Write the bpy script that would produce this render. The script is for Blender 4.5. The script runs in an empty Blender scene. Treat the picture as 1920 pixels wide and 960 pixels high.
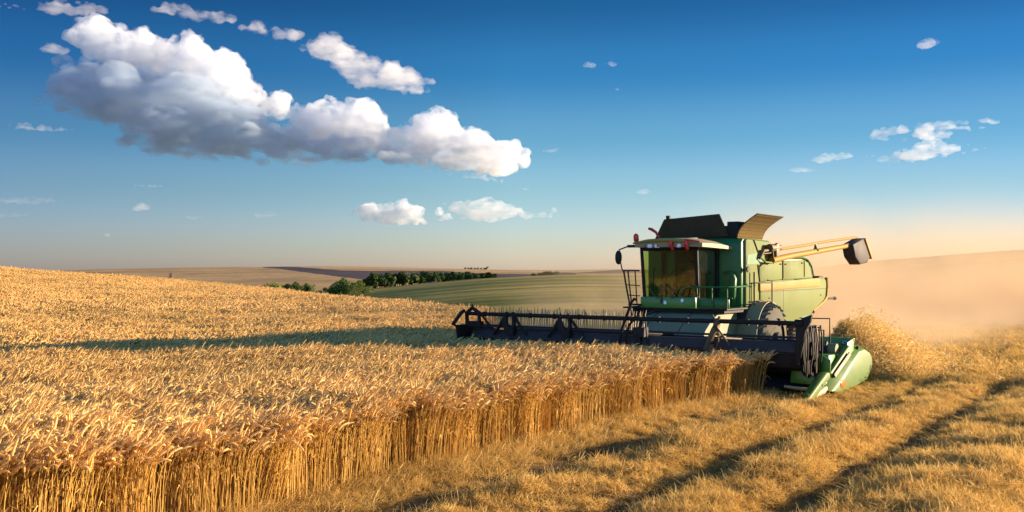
import bpy, bmesh, math, random
import numpy as np
from mathutils import Vector, Matrix

S = bpy.context.scene
COL = S.collection
R = math.radians
# ---------------------------------------------------------------- camera
F_PX = 1844.0                     # focal length in pixels of a 1920 wide picture
CAM_H = 3.0
cam_d = bpy.data.cameras.new('camera')
cam_d.sensor_width = 36.0
cam_d.lens = F_PX / 1920 * 36
cam_d.clip_start = 0.1
cam_d.clip_end = 60000
cam = bpy.data.objects.new('camera', cam_d)
COL.objects.link(cam)
cam.location = (0, 0, CAM_H)
cam.rotation_euler = (R(90) + math.atan(30 / F_PX), 0, 0)
S.camera = cam
# ---------------------------------------------------------------- sky, sun, exposure
SUN_EL, SUN_AZ = R(9.4), R(12.0)     # azimuth from +X towards +Y
sun_dir = Vector((math.cos(SUN_EL) * math.cos(SUN_AZ), math.cos(SUN_EL) * math.sin(SUN_AZ), math.sin(SUN_EL)))
W = bpy.data.worlds.new('World')
S.world = W
W.use_nodes = True
wn = W.node_tree
bg = wn.nodes['Background']
sky = wn.nodes.new('ShaderNodeTexSky')
sky.sky_type = 'NISHITA'
sky.sun_disc = False
sky.sun_elevation = SUN_EL
sky.sun_rotation = R(90) - SUN_AZ
sky.altitude = 300
sky.air_density = 1.0
sky.dust_density = 0.4
sky.ozone_density = 3.0
gm = wn.nodes.new('ShaderNodeGamma'); gm.inputs[1].default_value = 1.25
wn.links.new(sky.outputs[0], gm.inputs[0])
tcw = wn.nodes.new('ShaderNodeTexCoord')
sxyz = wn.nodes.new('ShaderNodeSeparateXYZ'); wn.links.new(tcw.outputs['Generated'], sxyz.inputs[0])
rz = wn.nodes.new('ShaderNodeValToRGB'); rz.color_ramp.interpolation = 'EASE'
for i, (p, c) in enumerate(((.0, (1.1, 1.0, 1.45)), (.035, (1.06, .98, 1.27)), (.09, (.86, .90, 1.0)), (.14, (.57, .79, .88)), (.205, (.22, .59, .79)), (.27, (.125, .40, .58)), (.42, (.40, .60, .70)), (.7, (1.5, 1.6, 1.6)))):  # highest stops, above the frame, raised as added ambient fill
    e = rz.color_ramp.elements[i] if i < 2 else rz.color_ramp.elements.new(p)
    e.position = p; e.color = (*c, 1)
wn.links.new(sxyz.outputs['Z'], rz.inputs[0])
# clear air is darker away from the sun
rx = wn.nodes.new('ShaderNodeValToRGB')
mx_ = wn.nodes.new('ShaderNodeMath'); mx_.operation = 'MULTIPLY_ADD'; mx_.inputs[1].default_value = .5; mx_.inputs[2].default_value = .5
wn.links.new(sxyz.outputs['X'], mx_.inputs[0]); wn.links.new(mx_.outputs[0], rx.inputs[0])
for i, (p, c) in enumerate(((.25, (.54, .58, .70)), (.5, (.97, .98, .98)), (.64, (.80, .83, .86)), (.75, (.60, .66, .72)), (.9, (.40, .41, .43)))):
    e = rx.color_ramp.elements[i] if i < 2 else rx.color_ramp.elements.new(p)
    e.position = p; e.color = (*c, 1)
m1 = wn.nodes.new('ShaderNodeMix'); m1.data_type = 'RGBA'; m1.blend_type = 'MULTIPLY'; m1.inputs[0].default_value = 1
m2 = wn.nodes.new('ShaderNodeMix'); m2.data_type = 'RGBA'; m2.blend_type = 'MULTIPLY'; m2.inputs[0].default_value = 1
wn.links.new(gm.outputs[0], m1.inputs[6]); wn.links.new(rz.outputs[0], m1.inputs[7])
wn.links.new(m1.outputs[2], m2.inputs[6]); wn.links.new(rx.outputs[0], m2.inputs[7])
# unseen sky behind the camera brightened, added fill for the machine's front
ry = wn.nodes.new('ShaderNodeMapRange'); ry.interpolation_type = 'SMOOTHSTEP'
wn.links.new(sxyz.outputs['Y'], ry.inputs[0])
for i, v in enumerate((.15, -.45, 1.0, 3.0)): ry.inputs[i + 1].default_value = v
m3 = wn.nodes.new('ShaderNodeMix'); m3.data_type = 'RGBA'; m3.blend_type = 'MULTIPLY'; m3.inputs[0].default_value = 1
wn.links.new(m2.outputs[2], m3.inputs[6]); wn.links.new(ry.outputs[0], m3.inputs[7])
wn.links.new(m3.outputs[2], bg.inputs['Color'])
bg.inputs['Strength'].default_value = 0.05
W.cycles.sampling_method = 'AUTOMATIC'
sd = bpy.data.lights.new('sun', 'SUN')
sd.energy = 5.0
sd.angle = R(1.2)
sd.color = (1.0, 0.80, 0.56)
sun = bpy.data.objects.new('sun', sd)
COL.objects.link(sun)
sun.location = (60, 10, 40)
sun.rotation_euler = sun_dir.to_track_quat('Z', 'Y').to_euler()
S.view_settings.view_transform = 'Standard'
S.view_settings.look = 'None'
S.view_settings.exposure = 1.65
S.view_settings.gamma = 1
S.view_settings.use_curve_mapping = False
S.render.engine = 'CYCLES'
cy = S.cycles
cy.use_denoising = True
cy.denoiser = 'OPENIMAGEDENOISE'
cy.denoising_prefilter = 'ACCURATE'
cy.max_bounces = 10
cy.diffuse_bounces = 3
cy.glossy_bounces = 3
cy.transmission_bounces = 4
cy.transparent_max_bounces = 16
cy.volume_bounces = 8
cy.use_adaptive_sampling = True
cy.adaptive_threshold = 0.01
cy.volume_step_rate = 1.0
cy.volume_max_steps = 1024

# ---------------------------------------------------------------- helpers
def tag(o, label=None, cat=None, group=None, kind=None):
    if label: o['label'] = label
    if cat: o['category'] = cat
    if group: o['group'] = group
    if kind: o['kind'] = kind
    return o

def empty(name, loc=(0, 0, 0), rz=0.0):
    o = bpy.data.objects.new(name, None)
    COL.objects.link(o)
    o.location = loc
    o.rotation_euler = (0, 0, rz)
    o.empty_display_size = 0.3
    return o

def mesh_obj(name, verts, faces, mat=None, parent=None, smooth=False):
    me = bpy.data.meshes.new(name)
    me.from_pydata([tuple(v) for v in verts], [], [tuple(f) for f in faces])
    me.update()
    if mat: me.materials.append(mat)
    if smooth: me.polygons.foreach_set('use_smooth', [True] * len(me.polygons))
    o = bpy.data.objects.new(name, me)
    COL.objects.link(o)
    if parent: o.parent = parent
    return o

class MB:
    """collects shapes for one mesh object"""
    def __init__(s):
        s.v, s.f = [], []
    def add(s, vs, fs):
        b = len(s.v)
        s.v += [Vector(v) for v in vs]
        s.f += [tuple(i + b for i in f) for f in fs]
        return s
    def box(s, lo, hi, M=None):
        x0, y0, z0 = lo; x1, y1, z1 = hi
        vs = [Vector(p) for p in ((x0, y0, z0), (x1, y0, z0), (x1, y1, z0), (x0, y1, z0), (x0, y0, z1), (x1, y0, z1), (x1, y1, z1), (x0, y1, z1))]
        if M: vs = [M @ v for v in vs]
        return s.add(vs, [(0, 3, 2, 1), (4, 5, 6, 7), (0, 1, 5, 4), (1, 2, 6, 5), (2, 3, 7, 6), (3, 0, 4, 7)])
    def tube(s, pts, r, n=8, cap=True):
        pts = [Vector(p) for p in pts]
        rs = r if isinstance(r, (list, tuple)) else [r] * len(pts)
        b = len(s.v)
        up0 = None
        for i, p in enumerate(pts):
            d = (pts[min(i + 1, len(pts) - 1)] - pts[max(i - 1, 0)])
            if d.length < 1e-9: d = Vector((0, 0, 1))
            d.normalize()
            if up0 is None:
                up0 = Vector((0, 0, 1)) if abs(d.z) < .9 else Vector((1, 0, 0))
            a = d.cross(up0)
            if a.length < 1e-4: a = d.cross(Vector((0.3, 1, 0.2)))
            a.normalize(); c = a.cross(d).normalized(); up0 = c
            for k in range(n):
                t = 2 * math.pi * k / n
                s.v.append(p + (a * math.cos(t) + c * math.sin(t)) * rs[i])
        for i in range(len(pts) - 1):
            for k in range(n):
                q = b + i * n
                s.f.append((q + k, q + (k + 1) % n, q + n + (k + 1) % n, q + n + k))
        if cap:
            s.f.append(tuple(b + k for k in reversed(range(n))))
            s.f.append(tuple(b + (len(pts) - 1) * n + k for k in range(n)))
        return s
    def prism(s, poly, h, axis=0, M=None):
        """poly (list of 2-D) extruded between h=(lo,hi) along axis; the two other coordinates in xyz order"""
        n = len(poly); vs = []
        for hh in h:
            for p in poly:
                q = list(p); q.insert(axis, hh); vs.append(Vector(q))
        if M: vs = [M @ v for v in vs]
        fs = [tuple(range(n)), tuple(range(2 * n - 1, n - 1, -1))]
        fs += [(i, i + n, (i + 1) % n + n, (i + 1) % n) for i in range(n)]
        return s.add(vs, fs)
    def build(s, name, mat, parent=None, bevel=0.0, smooth=35, seg=2):
        me = bpy.data.meshes.new(name)
        bm = bmesh.new()
        bv = [bm.verts.new(v) for v in s.v]
        for f in s.f:
            try: bm.faces.new([bv[i] for i in f])
            except ValueError: pass
        bmesh.ops.recalc_face_normals(bm, faces=bm.faces)
        if bevel:
            ed = [e for e in bm.edges if len(e.link_faces) == 2 and e.calc_face_angle(0) > R(28)]
            bmesh.ops.bevel(bm, geom=ed, offset=bevel, segments=seg, affect='EDGES', profile=0.5, clamp_overlap=True)
        bm.to_mesh(me); bm.free()
        if smooth:
            me.polygons.foreach_set('use_smooth', [True] * len(me.polygons))
            me.set_sharp_from_angle(angle=R(smooth))
        me.materials.append(mat)
        o = bpy.data.objects.new(name, me)
        COL.objects.link(o)
        if parent: o.parent = parent
        return o

# numpy value noise -------------------------------------------------
_rs = np.random.RandomState(5)
_tab = _rs.rand(256, 256)
def vnoise(x, y):
    x = np.asarray(x, float); y = np.asarray(y, float)
    xi = np.floor(x).astype(int); yi = np.floor(y).astype(int)
    fx = x - xi; fy = y - yi
    fx = fx * fx * (3 - 2 * fx); fy = fy * fy * (3 - 2 * fy)
    g = lambda a, b: _tab[a & 255, b & 255]
    return (g(xi, yi) * (1 - fx) + g(xi + 1, yi) * fx) * (1 - fy) + (g(xi, yi + 1) * (1 - fx) + g(xi + 1, yi + 1) * fx) * fy
def fbm(x, y, o=4):
    s = 0; a = .5; n = 0
    for k in range(o):
        s = s + a * vnoise(x * 2 ** k + 17 * k, y * 2 ** k + 31 * k); n += a; a *= .5
    return s / n

# materials ----------------------------------------------------------
def new_mat(name):
    m = bpy.data.materials.new(name)
    m.use_nodes = True
    nt = m.node_tree
    return m, nt, nt.nodes['Principled BSDF'], nt.nodes['Material Output']

def node(nt, typ, **kw):
    n = nt.nodes.new(typ)
    for k, v in kw.items():
        if k.startswith('in_'): n.inputs[k[3:].replace('_', ' ')].default_value = v
        else: setattr(n, k, v)
    return n

def noise(nt, scale, detail=4, rough=.6, coord=None, stretch=None):
    n = node(nt, 'ShaderNodeTexNoise')
    n.inputs['Scale'].default_value = scale
    n.inputs['Detail'].default_value = detail
    n.inputs['Roughness'].default_value = rough
    if coord is None:
        coord = node(nt, 'ShaderNodeTexCoord').outputs['Object']
    if stretch:
        mp = node(nt, 'ShaderNodeMapping')
        mp.inputs['Scale'].default_value = stretch
        nt.links.new(coord, mp.inputs['Vector'])
        coord = mp.outputs[0]
    nt.links.new(coord, n.inputs['Vector'])
    return n

def ramp(nt, src, stops):
    r = node(nt, 'ShaderNodeValToRGB')
    e = r.color_ramp.elements
    while len(e) < len(stops): e.new(0.5)
    for i, (p, c) in enumerate(stops):
        e[i].position = p
        e[i].color = (c, c, c, 1) if isinstance(c, (int, float)) else (*c, 1)
    nt.links.new(src, r.inputs[0])
    return r

def mixc(nt, fac, a, b, mode='MIX'):
    m = node(nt, 'ShaderNodeMix', data_type='RGBA', blend_type=mode)
    for s, v in ((m.inputs[0], fac), (m.inputs[6], a), (m.inputs[7], b)):
        if hasattr(v, 'is_output'): nt.links.new(v, s)
        elif isinstance(v, (int, float)): s.default_value = v
        else: s.default_value = (*v, 1)
    return m.outputs[2]

def paint(name, col, rough=.4, metal=0.0, dust=.35, dust_col=(.30, .22, .12), scale=1.6, spec=.5, bump=.02, streak=False):
    """worn painted metal: base colour, blotchy field dust, fine speckle"""
    m, nt, b, out = new_mat(name)
    n1 = noise(nt, scale, 6, .65)
    n2 = noise(nt, scale * 14, 3, .7, stretch=(1, 1, .25) if streak else None)
    d1 = ramp(nt, n1.outputs[0], [(.38, 0), (.72, 1)])
    d2 = ramp(nt, n2.outputs[0], [(.35, .25), (.75, 1)])
    f = node(nt, 'ShaderNodeMath', operation='MULTIPLY'); nt.links.new(d1.outputs[0], f.inputs[0]); nt.links.new(d2.outputs[0], f.inputs[1])
    f2 = node(nt, 'ShaderNodeMath', operation='MULTIPLY_ADD'); nt.links.new(f.outputs[0], f2.inputs[0])
    f2.inputs[1].default_value = dust; f2.inputs[2].default_value = dust * .25
    c = mixc(nt, f2.outputs[0], col, dust_col)
    nt.links.new(c, b.inputs['Base Color'])
    rr = node(nt, 'ShaderNodeMath', operation='MULTIPLY_ADD'); nt.links.new(f2.outputs[0], rr.inputs[0]); rr.inputs[1].default_value = .5; rr.inputs[2].default_value = rough
    nt.links.new(rr.outputs[0], b.inputs['Roughness'])
    b.inputs['Metallic'].default_value = metal
    b.inputs['Specular IOR Level'].default_value = spec
    if bump:
        bp = node(nt, 'ShaderNodeBump'); bp.inputs['Strength'].default_value = .25; bp.inputs['Distance'].default_value = bump
        nt.links.new(n1.outputs[0], bp.inputs['Height']); nt.links.new(bp.outputs[0], b.inputs['Normal'])
    return m
# ================================================================= terrain
RX = np.array([-260., -90, -61, -46, -27, -3, 6, 30, 200])
RY = np.array([105., 112, 116, 124, 102, 50, 44, 47, 47])
def sstep(a, b, x):
    t = np.clip((x - a) / (b - a), 0, 1); return t * t * (3 - 2 * t)
def y_edge(x): return np.interp(x, RX, RY)

# the border of the standing crop (world x, y), from behind the camera to under the header
EDGE = np.array([(-14.0, 0.0), (-9.0, 5.5), (-5.4, 9.6), (-3.1, 12.2), (-1.75, 14.3), (0.45, 17.2), (3.35, 21.2), (5.9, 23.6), (6.6, 24.6), (7.6, 26.6)])
ROWN = np.array((math.cos(R(35)), -math.sin(R(35))))      # across the working direction
ROWT = np.array((math.sin(R(35)), math.cos(R(35))))       # along it
EDGE_U = -9.4
def uv(x, y):
    return ROWN[0] * x + ROWN[1] * y - EDGE_U, ROWT[0] * x + ROWT[1] * y
def edge_dist(x, y):
    """signed distance to the crop border, positive on the cut side"""
    best = np.full(np.shape(x), 1e9); sg = np.zeros(np.shape(x))
    for (a, b) in zip(EDGE[:-1], EDGE[1:]):
        d = b - a; L2 = d @ d
        t = np.clip(((x - a[0]) * d[0] + (y - a[1]) * d[1]) / L2, 0, 1)
        px = a[0] + t * d[0]; py = a[1] + t * d[1]
        q = np.hypot(x - px, y - py)
        s = np.sign(d[1] * (x - a[0]) - d[0] * (y - a[1]))
        m = q < best
        best = np.where(m, q, best); sg = np.where(m, s, sg)
    return best * sg

def z_land(x, y):
    x = np.asarray(x, float); y = np.asarray(y, float)
    q = np.clip(-x - 10, 0, 60)
    z = .0009 * q * q + np.clip(-x - 70, 0, 1e9) * .05
    z = z * np.clip((y - 8) / 22, 0, 1)
    z = z + .25 * (fbm(x / 14., y / 14., 3) - .5) * np.clip((y - 34) / 25, 0, 1)
    o = np.clip(y - y_edge(x), 0, 1e9)
    drop = np.where(o < 30, .004 * o * o, 3.6 + .24 * (o - 30))
    return np.maximum(z - drop, -17.)

def mounds(x, y):
    """straw swaths and wheel ruts of the stubble"""
    u, v = uv(x, y)
    wob = .35 * (fbm(v / 5., u / 9. + 7, 2) - .5)
    u = u + wob
    e = edge_dist(x, y)
    def rut(c, w): return np.exp(-((u - c) / w) ** 2)
    lump = sstep(.30, .75, fbm(u / 1.5 + 40, v / 1.7 + 9, 3))
    def ridge(c, w): return np.exp(-np.abs((u - c) / w) ** 3)
    wind = ridge(2.55, .75) + ridge(4.45, .55) + ridge(6.7, 1.1) + ridge(9.8, 1.1) + ridge(14.5, 1.6) + ridge(20, 2.2)
    fine = sstep(.35, .7, fbm(u / .55 + 13, v / .75 + 5, 2))
    h = .03 + (.04 + .115 * lump + .085 * fine) * np.clip(wind, .12, 1)
    h = h * (1 - .9 * rut(1.35, .5)) * (1 - .85 * rut(3.55, .34)) * (1 - .85 * rut(5.25, .34)) * (1 - .7 * rut(8.2, .35)) * (1 - .6 * rut(12.5, .35))
    h = h - .03 * rut(3.55, .2) - .03 * rut(5.25, .22)
    lx, ly = u + EDGE_U - wob + 12.5, v - 26
    near_machine = np.clip((np.hypot(np.maximum(np.abs(lx - 4.6) - 1.2, 0), np.maximum(np.abs(ly + .8) - 3.2, 0)) - .1) / 1.0, 0, 1)
    h = np.where(h > 0, h * (.12 + .88 * near_machine), h)
    return np.clip(h, -.08, .6)

def grid_mesh(name, X, Y, Z, mat, colour=None, smooth=True):
    ny, nx = X.shape
    co = np.stack([X, Y, Z], -1).reshape(-1, 3)
    i = np.arange(ny * nx).reshape(ny, nx)
    q = np.stack([i[:-1, :-1], i[:-1, 1:], i[1:, 1:], i[1:, :-1]], -1).reshape(-1, 4)
    me = bpy.data.meshes.new(name)
    me.vertices.add(len(co)); me.vertices.foreach_set('co', co.ravel())
    me.loops.add(q.size); me.loops.foreach_set('vertex_index', q.ravel())
    me.polygons.add(len(q)); me.polygons.foreach_set('loop_start', np.arange(0, q.size, 4)); me.polygons.foreach_set('loop_total', np.full(len(q), 4))
    me.update(calc_edges=True)
    if smooth: me.polygons.foreach_set('use_smooth', np.ones(len(q), bool))
    if colour is not None:
        a = me.attributes.new('field', 'FLOAT_COLOR', 'POINT')
        c = np.ones((len(co), 4)); c[:, :3] = colour.reshape(-1, 3)
        a.data.foreach_set('color', c.ravel())
    me.materials.append(mat)
    o = bpy.data.objects.new(name, me)
    COL.objects.link(o)
    return o

# ground under the crop and stubble
m, nt, b, out = new_mat('soil_and_straw')
tc = node(nt, 'ShaderNodeTexCoord').outputs['Object']
n1 = noise(nt, 1.3, 6, .65, tc); n2 = noise(nt, 38, 5, .75, tc); n3 = noise(nt, 9, 4, .6, tc)
c1 = ramp(nt, n2.outputs[0], [(.30, (.10, .060, .024)), (.52, (.26, .16, .055)), (.75, (.52, .35, .14))])
c2 = ramp(nt, n1.outputs[0], [(.35, (.60, .55, .50)), (.7, (1.0, 1.0, 1.0))])
nt.links.new(mixc(nt, 1.0, c1.outputs[0], c2.outputs[0], 'MULTIPLY'), b.inputs['Base Color'])
b.inputs['Roughness'].default_value = .95; b.inputs['Specular IOR Level'].default_value = .1
bp = node(nt, 'ShaderNodeBump'); bp.inputs['Strength'].default_value = .8; bp.inputs['Distance'].default_value = .05
nt.links.new(n2.outputs[0], bp.inputs['Height']); nt.links.new(bp.outputs[0], b.inputs['Normal'])
M_SOIL = m
def near_z(x, y):
    cut = np.clip(edge_dist(x, y) / .5, 0, 1)
    w = cut * np.clip((62 - y) / 8, 0, 1)
    return z_land(x, y) + w * np.maximum(mounds(x, y), -.08)

xs = np.concatenate([np.arange(-260, -24, 4.), np.arange(-24, -8, .5), np.arange(-8, 34, .11), np.arange(34, 60, 1.), np.arange(60, 262, 5.)])
ys = np.concatenate([np.arange(-40, 8, 2.), np.arange(8, 34, .11), np.arange(34, 66, .3), np.arange(66, 150, 2.), np.arange(150, 262, 6.)])
X, Y = np.meshgrid(xs, ys)
tag(grid_mesh('ground', X, Y, near_z(X, Y), M_SOIL), kind='structure')

# valley floor out to the horizon
m, nt, b, out = new_mat('valley_floor_straw')
n1 = noise(nt, .01, 5, .6)
nt.links.new(ramp(nt, n1.outputs[0], [(.3, (.20, .16, .06)), (.7, (.34, .24, .11))]).outputs[0], b.inputs['Base Color'])
b.inputs['Roughness'].default_value = .95
mesh_floor = mesh_obj('terrain', [(-30000, -400, -16.5), (30000, -400, -16.5), (30000, 40000, -16.5), (-30000, 40000, -16.5)], [(0, 1, 2, 3)], m)
tag(mesh_floor, kind='structure')

# rolling hills: each a mound sheet with a near slope, a rounded crest and a far slope
def field_mat(name, tex=1.0):
    m, nt, b, out = new_mat(name)
    at = node(nt, 'ShaderNodeAttribute', attribute_name='field')
    tc = node(nt, 'ShaderNodeTexCoord').outputs['Object']
    n1 = noise(nt, .012 * tex, 6, .65, tc)
    n2 = noise(nt, .35 * tex, 4, .7, tc)
    n3 = noise(nt, .02 * tex, 5, .6, tc, stretch=(.5, 6, 1))
    v = ramp(nt, n1.outputs[0], [(.25, .72), (.75, 1.2)])
    w = ramp(nt, n2.outputs[0], [(.3, .72), (.7, 1.2)])
    x = ramp(nt, n3.outputs[0], [(.3, .80), (.7, 1.12)])
    c = mixc(nt, 1., at.outputs['Color'], v.outputs[0], 'MULTIPLY')
    c = mixc(nt, 1., c, w.outputs[0], 'MULTIPLY')
    c = mixc(nt, 1., c, x.outputs[0], 'MULTIPLY')
    nt.links.new(c, b.inputs['Base Color'])
    b.inputs['Roughness'].default_value = .95; b.inputs['Specular IOR Level'].default_value = .1
    return m

def hill(name, crest, D, near, near_z_, colour_fn, mat, back=1.5, nx=260, ny=90, bulge=.6):
    """crest: bearing in px -> height px; D crest distance (or list per point); near: distance where the slope starts at height near_z_"""
    px = np.linspace(crest[0][0], crest[-1][0], nx)
    cx = [c[0] for c in crest]
    py = np.interp(px, cx, [c[1] for c in crest])
    k = np.ones(9) / 9
    py = np.convolve(np.pad(py, 4, mode='edge'), k, 'valid')
    Dc = np.interp(px, cx, [c[2] for c in crest]) if len(crest[0]) > 2 else np.full(nx, float(D))
    r = (px - 960) / F_PX
    zc = CAM_H + (510 - py) / F_PX * Dc
    t = np.concatenate([np.linspace(0, 1, ny), 1 + np.linspace(0, back, 24)[1:]])
    T, RR = np.meshgrid(t, r, indexing='ij')
    DD = np.where(T <= 1, near + (Dc - near) * T, Dc * (1 + (T - 1)))
    zz = np.where(T <= 1, near_z_ + (zc - near_z_) * (T + bulge * .25 * np.sin(np.pi * np.clip(T, 0, 1))), zc - (zc + 20) * np.clip((T - 1) / back, 0, 1) ** 1.6)
    Xh = RR * DD; Yh = DD
    zz = zz + (fbm(Xh / 90., Yh / 90., 3) - .5) * 2.2 * np.clip(T * 3, 0, 1) * np.where(np.abs(T - 1) < .15, np.abs(T - 1) / .15, 1) * (Dc / 1500)
    PX = 960 + F_PX * RR
    PY = 510 - (zz - CAM_H) / DD * F_PX
    o = grid_mesh(name, Xh, Yh, zz, mat, colour_fn(PX, PY, T, Xh, Yh))
    tag(o, kind='structure')
    return o

def lerp3(a, b, t):
    return np.array(a) * (1 - t[..., None]) + np.array(b) * t[..., None]
def sstep(a, b, x):
    t = np.clip((x - a) / (b - a), 0, 1); return t * t * (3 - 2 * t)

def col_mid(PX, PY, T, X, Y):
    n = fbm(X / 60., Y / 16., 4)
    n = .55 * n + .45 * fbm(X / 150., Y / 7., 3)
    c = lerp3((.12, .135, .016), (.38, .27, .06), sstep(.34, .66, n + .025 * np.sin((Y + .12 * X) / 5.)))
    g = sstep(860, 640, PX) * sstep(548, 556, PY)
    return c * (1 - g[..., None]) + np.array((.07, .11, .02)) * g[..., None]
hill('hill', [(250, 570), (450, 550), (560, 548.5), (620, 546.5), (700, 541), (800, 531), (900, 522), (1000, 517), (1060, 514.5), (1150, 515), (1300, 517), (1450, 519), (1600, 522), (2100, 530)],
     460, 130, -9.5, col_mid, field_mat('rolling_field'), back=.6)

def col_far(PX, PY, T, X, Y):
    n = fbm(X / 300., Y / 120., 4)
    c = lerp3((.44, .26, .105), (.56, .35, .15), sstep(.3, .7, n))
    # dark strips across the far slope
    lo = np.interp(PX, [490, 520, 560, 620, 700, 800, 900, 1060, 1080], [502, 503.5, 509, 517, 527, 531, 531, 519, 515])
    hi = np.interp(PX, [490, 520, 560, 640, 660, 720, 820, 900, 1000, 1060, 1080], [501, 499.5, 500.5, 507, 507.5, 507.5, 508, 512, 513.5, 511, 512])
    wob = (fbm(X / 40., Y / 40., 2) - .5) * 1.4
    p = (PY + wob < lo) & (PY + wob > hi) & (PX > 492) & (PX < 1078) & (T <= 1.02)
    c = np.where(p[..., None], np.array((.085, .062, .06)), c)
    p2 = (PX > 1075) & (PX < 1700) & (PY > np.interp(PX, [1075, 1170, 1400], [512, 505, 508])) & (PY < 513)
    c = np.where(p2[..., None], np.array((.11, .085, .06)), c)
    # a field track
    tr = np.abs(PX - (318 + (530 - PY) * .12)) < 1.3
    c = np.where((tr & (PY > 512))[..., None], np.array((.10, .07, .04)), c)
    return c
hill('hill', [(-250, 512), (60, 508), (200, 504.5), (330, 502), (450, 500.8), (520, 500), (600, 499.4), (680, 500), (760, 501.5), (860, 504), (960, 506.5), (1060, 506.5), (1150, 505), (1300, 505), (1500, 506), (2200, 506)],
     1900, 640, -14, col_far, field_mat('far_field', .4), back=.8, nx=560, ny=220, bulge=.35)

def col_right(PX, PY, T, X, Y):
    n = fbm(X / 60., Y / 30., 4)
    c = lerp3((.15, .10, .045), (.24, .165, .075), sstep(.3, .7, n))
    g = sstep(.80, .90, T + .12 * (fbm(X / 20., Y / 20., 3) - .5)) * sstep(1680, 1800, PX)
    return c * (1 - g[..., None]) + np.array((.05, .055, .025)) * g[..., None]
hill('hill', [(1380, 540), (1480, 510), (1560, 498), (1620, 490), (1720, 483), (1800, 476), (1920, 468), (2050, 462), (2400, 455)],
     520, 95, -7, col_right, field_mat('right_field', 2.), back=.6, nx=200)
# ================================================================= wheat and stubble
def straw_mat(name, dark, mid, light, head, trans=.25):
    m, nt, b, out = new_mat(name)
    t = node(nt, 'ShaderNodeAttribute', attribute_name='tint')
    h = node(nt, 'ShaderNodeAttribute', attribute_name='ear')
    info = node(nt, 'ShaderNodeObjectInfo')
    c = ramp(nt, t.outputs['Fac'], [(0., dark), (.45, mid), (1., light)])
    c2 = mixc(nt, h.outputs['Fac'], c.outputs[0], head)
    geo = node(nt, 'ShaderNodeNewGeometry')
    n = noise(nt, .22, 3, .55, geo.outputs['Position'])
    v = ramp(nt, n.outputs[0], [(.3, (.78, .76, .72)), (.7, (1.12, 1.12, 1.12))])
    c3 = mixc(nt, 1., c2, v.outputs[0], 'MULTIPLY')
    kn = noise(nt, 85., 2, .6, geo.outputs['Position'])
    kv = ramp(nt, kn.outputs[0], [(.34, (.66, .58, .48)), (.58, (1.1, 1.08, 1.04))])
    c3 = mixc(nt, h.outputs['Fac'], c3, mixc(nt, 1., c3, kv.outputs[0], 'MULTIPLY'))
    nt.links.new(c3, b.inputs['Base Color'])
    b.inputs['Roughness'].default_value = .55
    b.inputs['Specular IOR Level'].default_value = .25
    tr = node(nt, 'ShaderNodeBsdfTranslucent'); nt.links.new(c3, tr.inputs['Color'])
    mx = node(nt, 'ShaderNodeMixShader'); mx.inputs[0].default_value = trans
    nt.links.new(b.outputs[0], mx.inputs[1]); nt.links.new(tr.outputs[0], mx.inputs[2])
    nt.links.new(mx.outputs[0], out.inputs['Surface'])
    return m
M_WHEAT = straw_mat('ripe_wheat', (.42, .22, .04), (.70, .43, .10), (.80, .54, .18), (.90, .63, .25), .36)
M_STUB = straw_mat('cut_straw', (.40, .23, .055), (.66, .41, .105), (.82, .57, .21), (.5, .3, .1), .32)

class Tuft:
    def __init__(s): s.v, s.f, s.t, s.e = [], [], [], []
    def strand(s, pts, rad, n, tint, ear):
        b = len(s.v)
        for i, p in enumerate(pts):
            d = (pts[min(i + 1, len(pts) - 1)] - pts[max(i - 1, 0)]).normalized()
            a = d.cross(Vector((.21, .97, .1)));  a.normalize(); c = a.cross(d)
            for k in range(n):
                q = 2 * math.pi * k / n
                s.v.append(p + (a * math.cos(q) + c * math.sin(q)) * rad[i]); s.t.append(tint); s.e.append(ear)
        for i in range(len(pts) - 1):
            for k in range(n):
                q = b + i * n
                s.f.append((q + k, q + (k + 1) % n, q + n + (k + 1) % n, q + n + k))
    def blade(s, pts, w, tint, ear=0.0, side=None):
        b = len(s.v)
        for i, p in enumerate(pts):
            d = (pts[min(i + 1, len(pts) - 1)] - pts[max(i - 1, 0)]).normalized()
            a = side or d.cross(Vector((.3, .8, .5))).normalized()
            ww = w * (1 - .85 * i / (len(pts) - 1))
            s.v += [p - a * ww, p + a * ww]; s.t += [tint, tint]; s.e += [ear, ear]
        for i in range(len(pts) - 1):
            q = b + 2 * i
            s.f.append((q, q + 1, q + 3, q + 2))
    def mesh(s, name, mat):
        me = bpy.data.meshes.new(name)
        me.from_pydata([tuple(v) for v in s.v], [], s.f); me.update()
        a = me.attributes.new('tint', 'FLOAT', 'POINT'); a.data.foreach_set('value', s.t)
        a = me.attributes.new('ear', 'FLOAT', 'POINT'); a.data.foreach_set('value', s.e)
        me.polygons.foreach_set('use_smooth', [True] * len(me.polygons))
        me.materials.append(mat)
        return bpy.data.objects.new(name, me)       # a prototype, never linked to the scene itself

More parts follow.
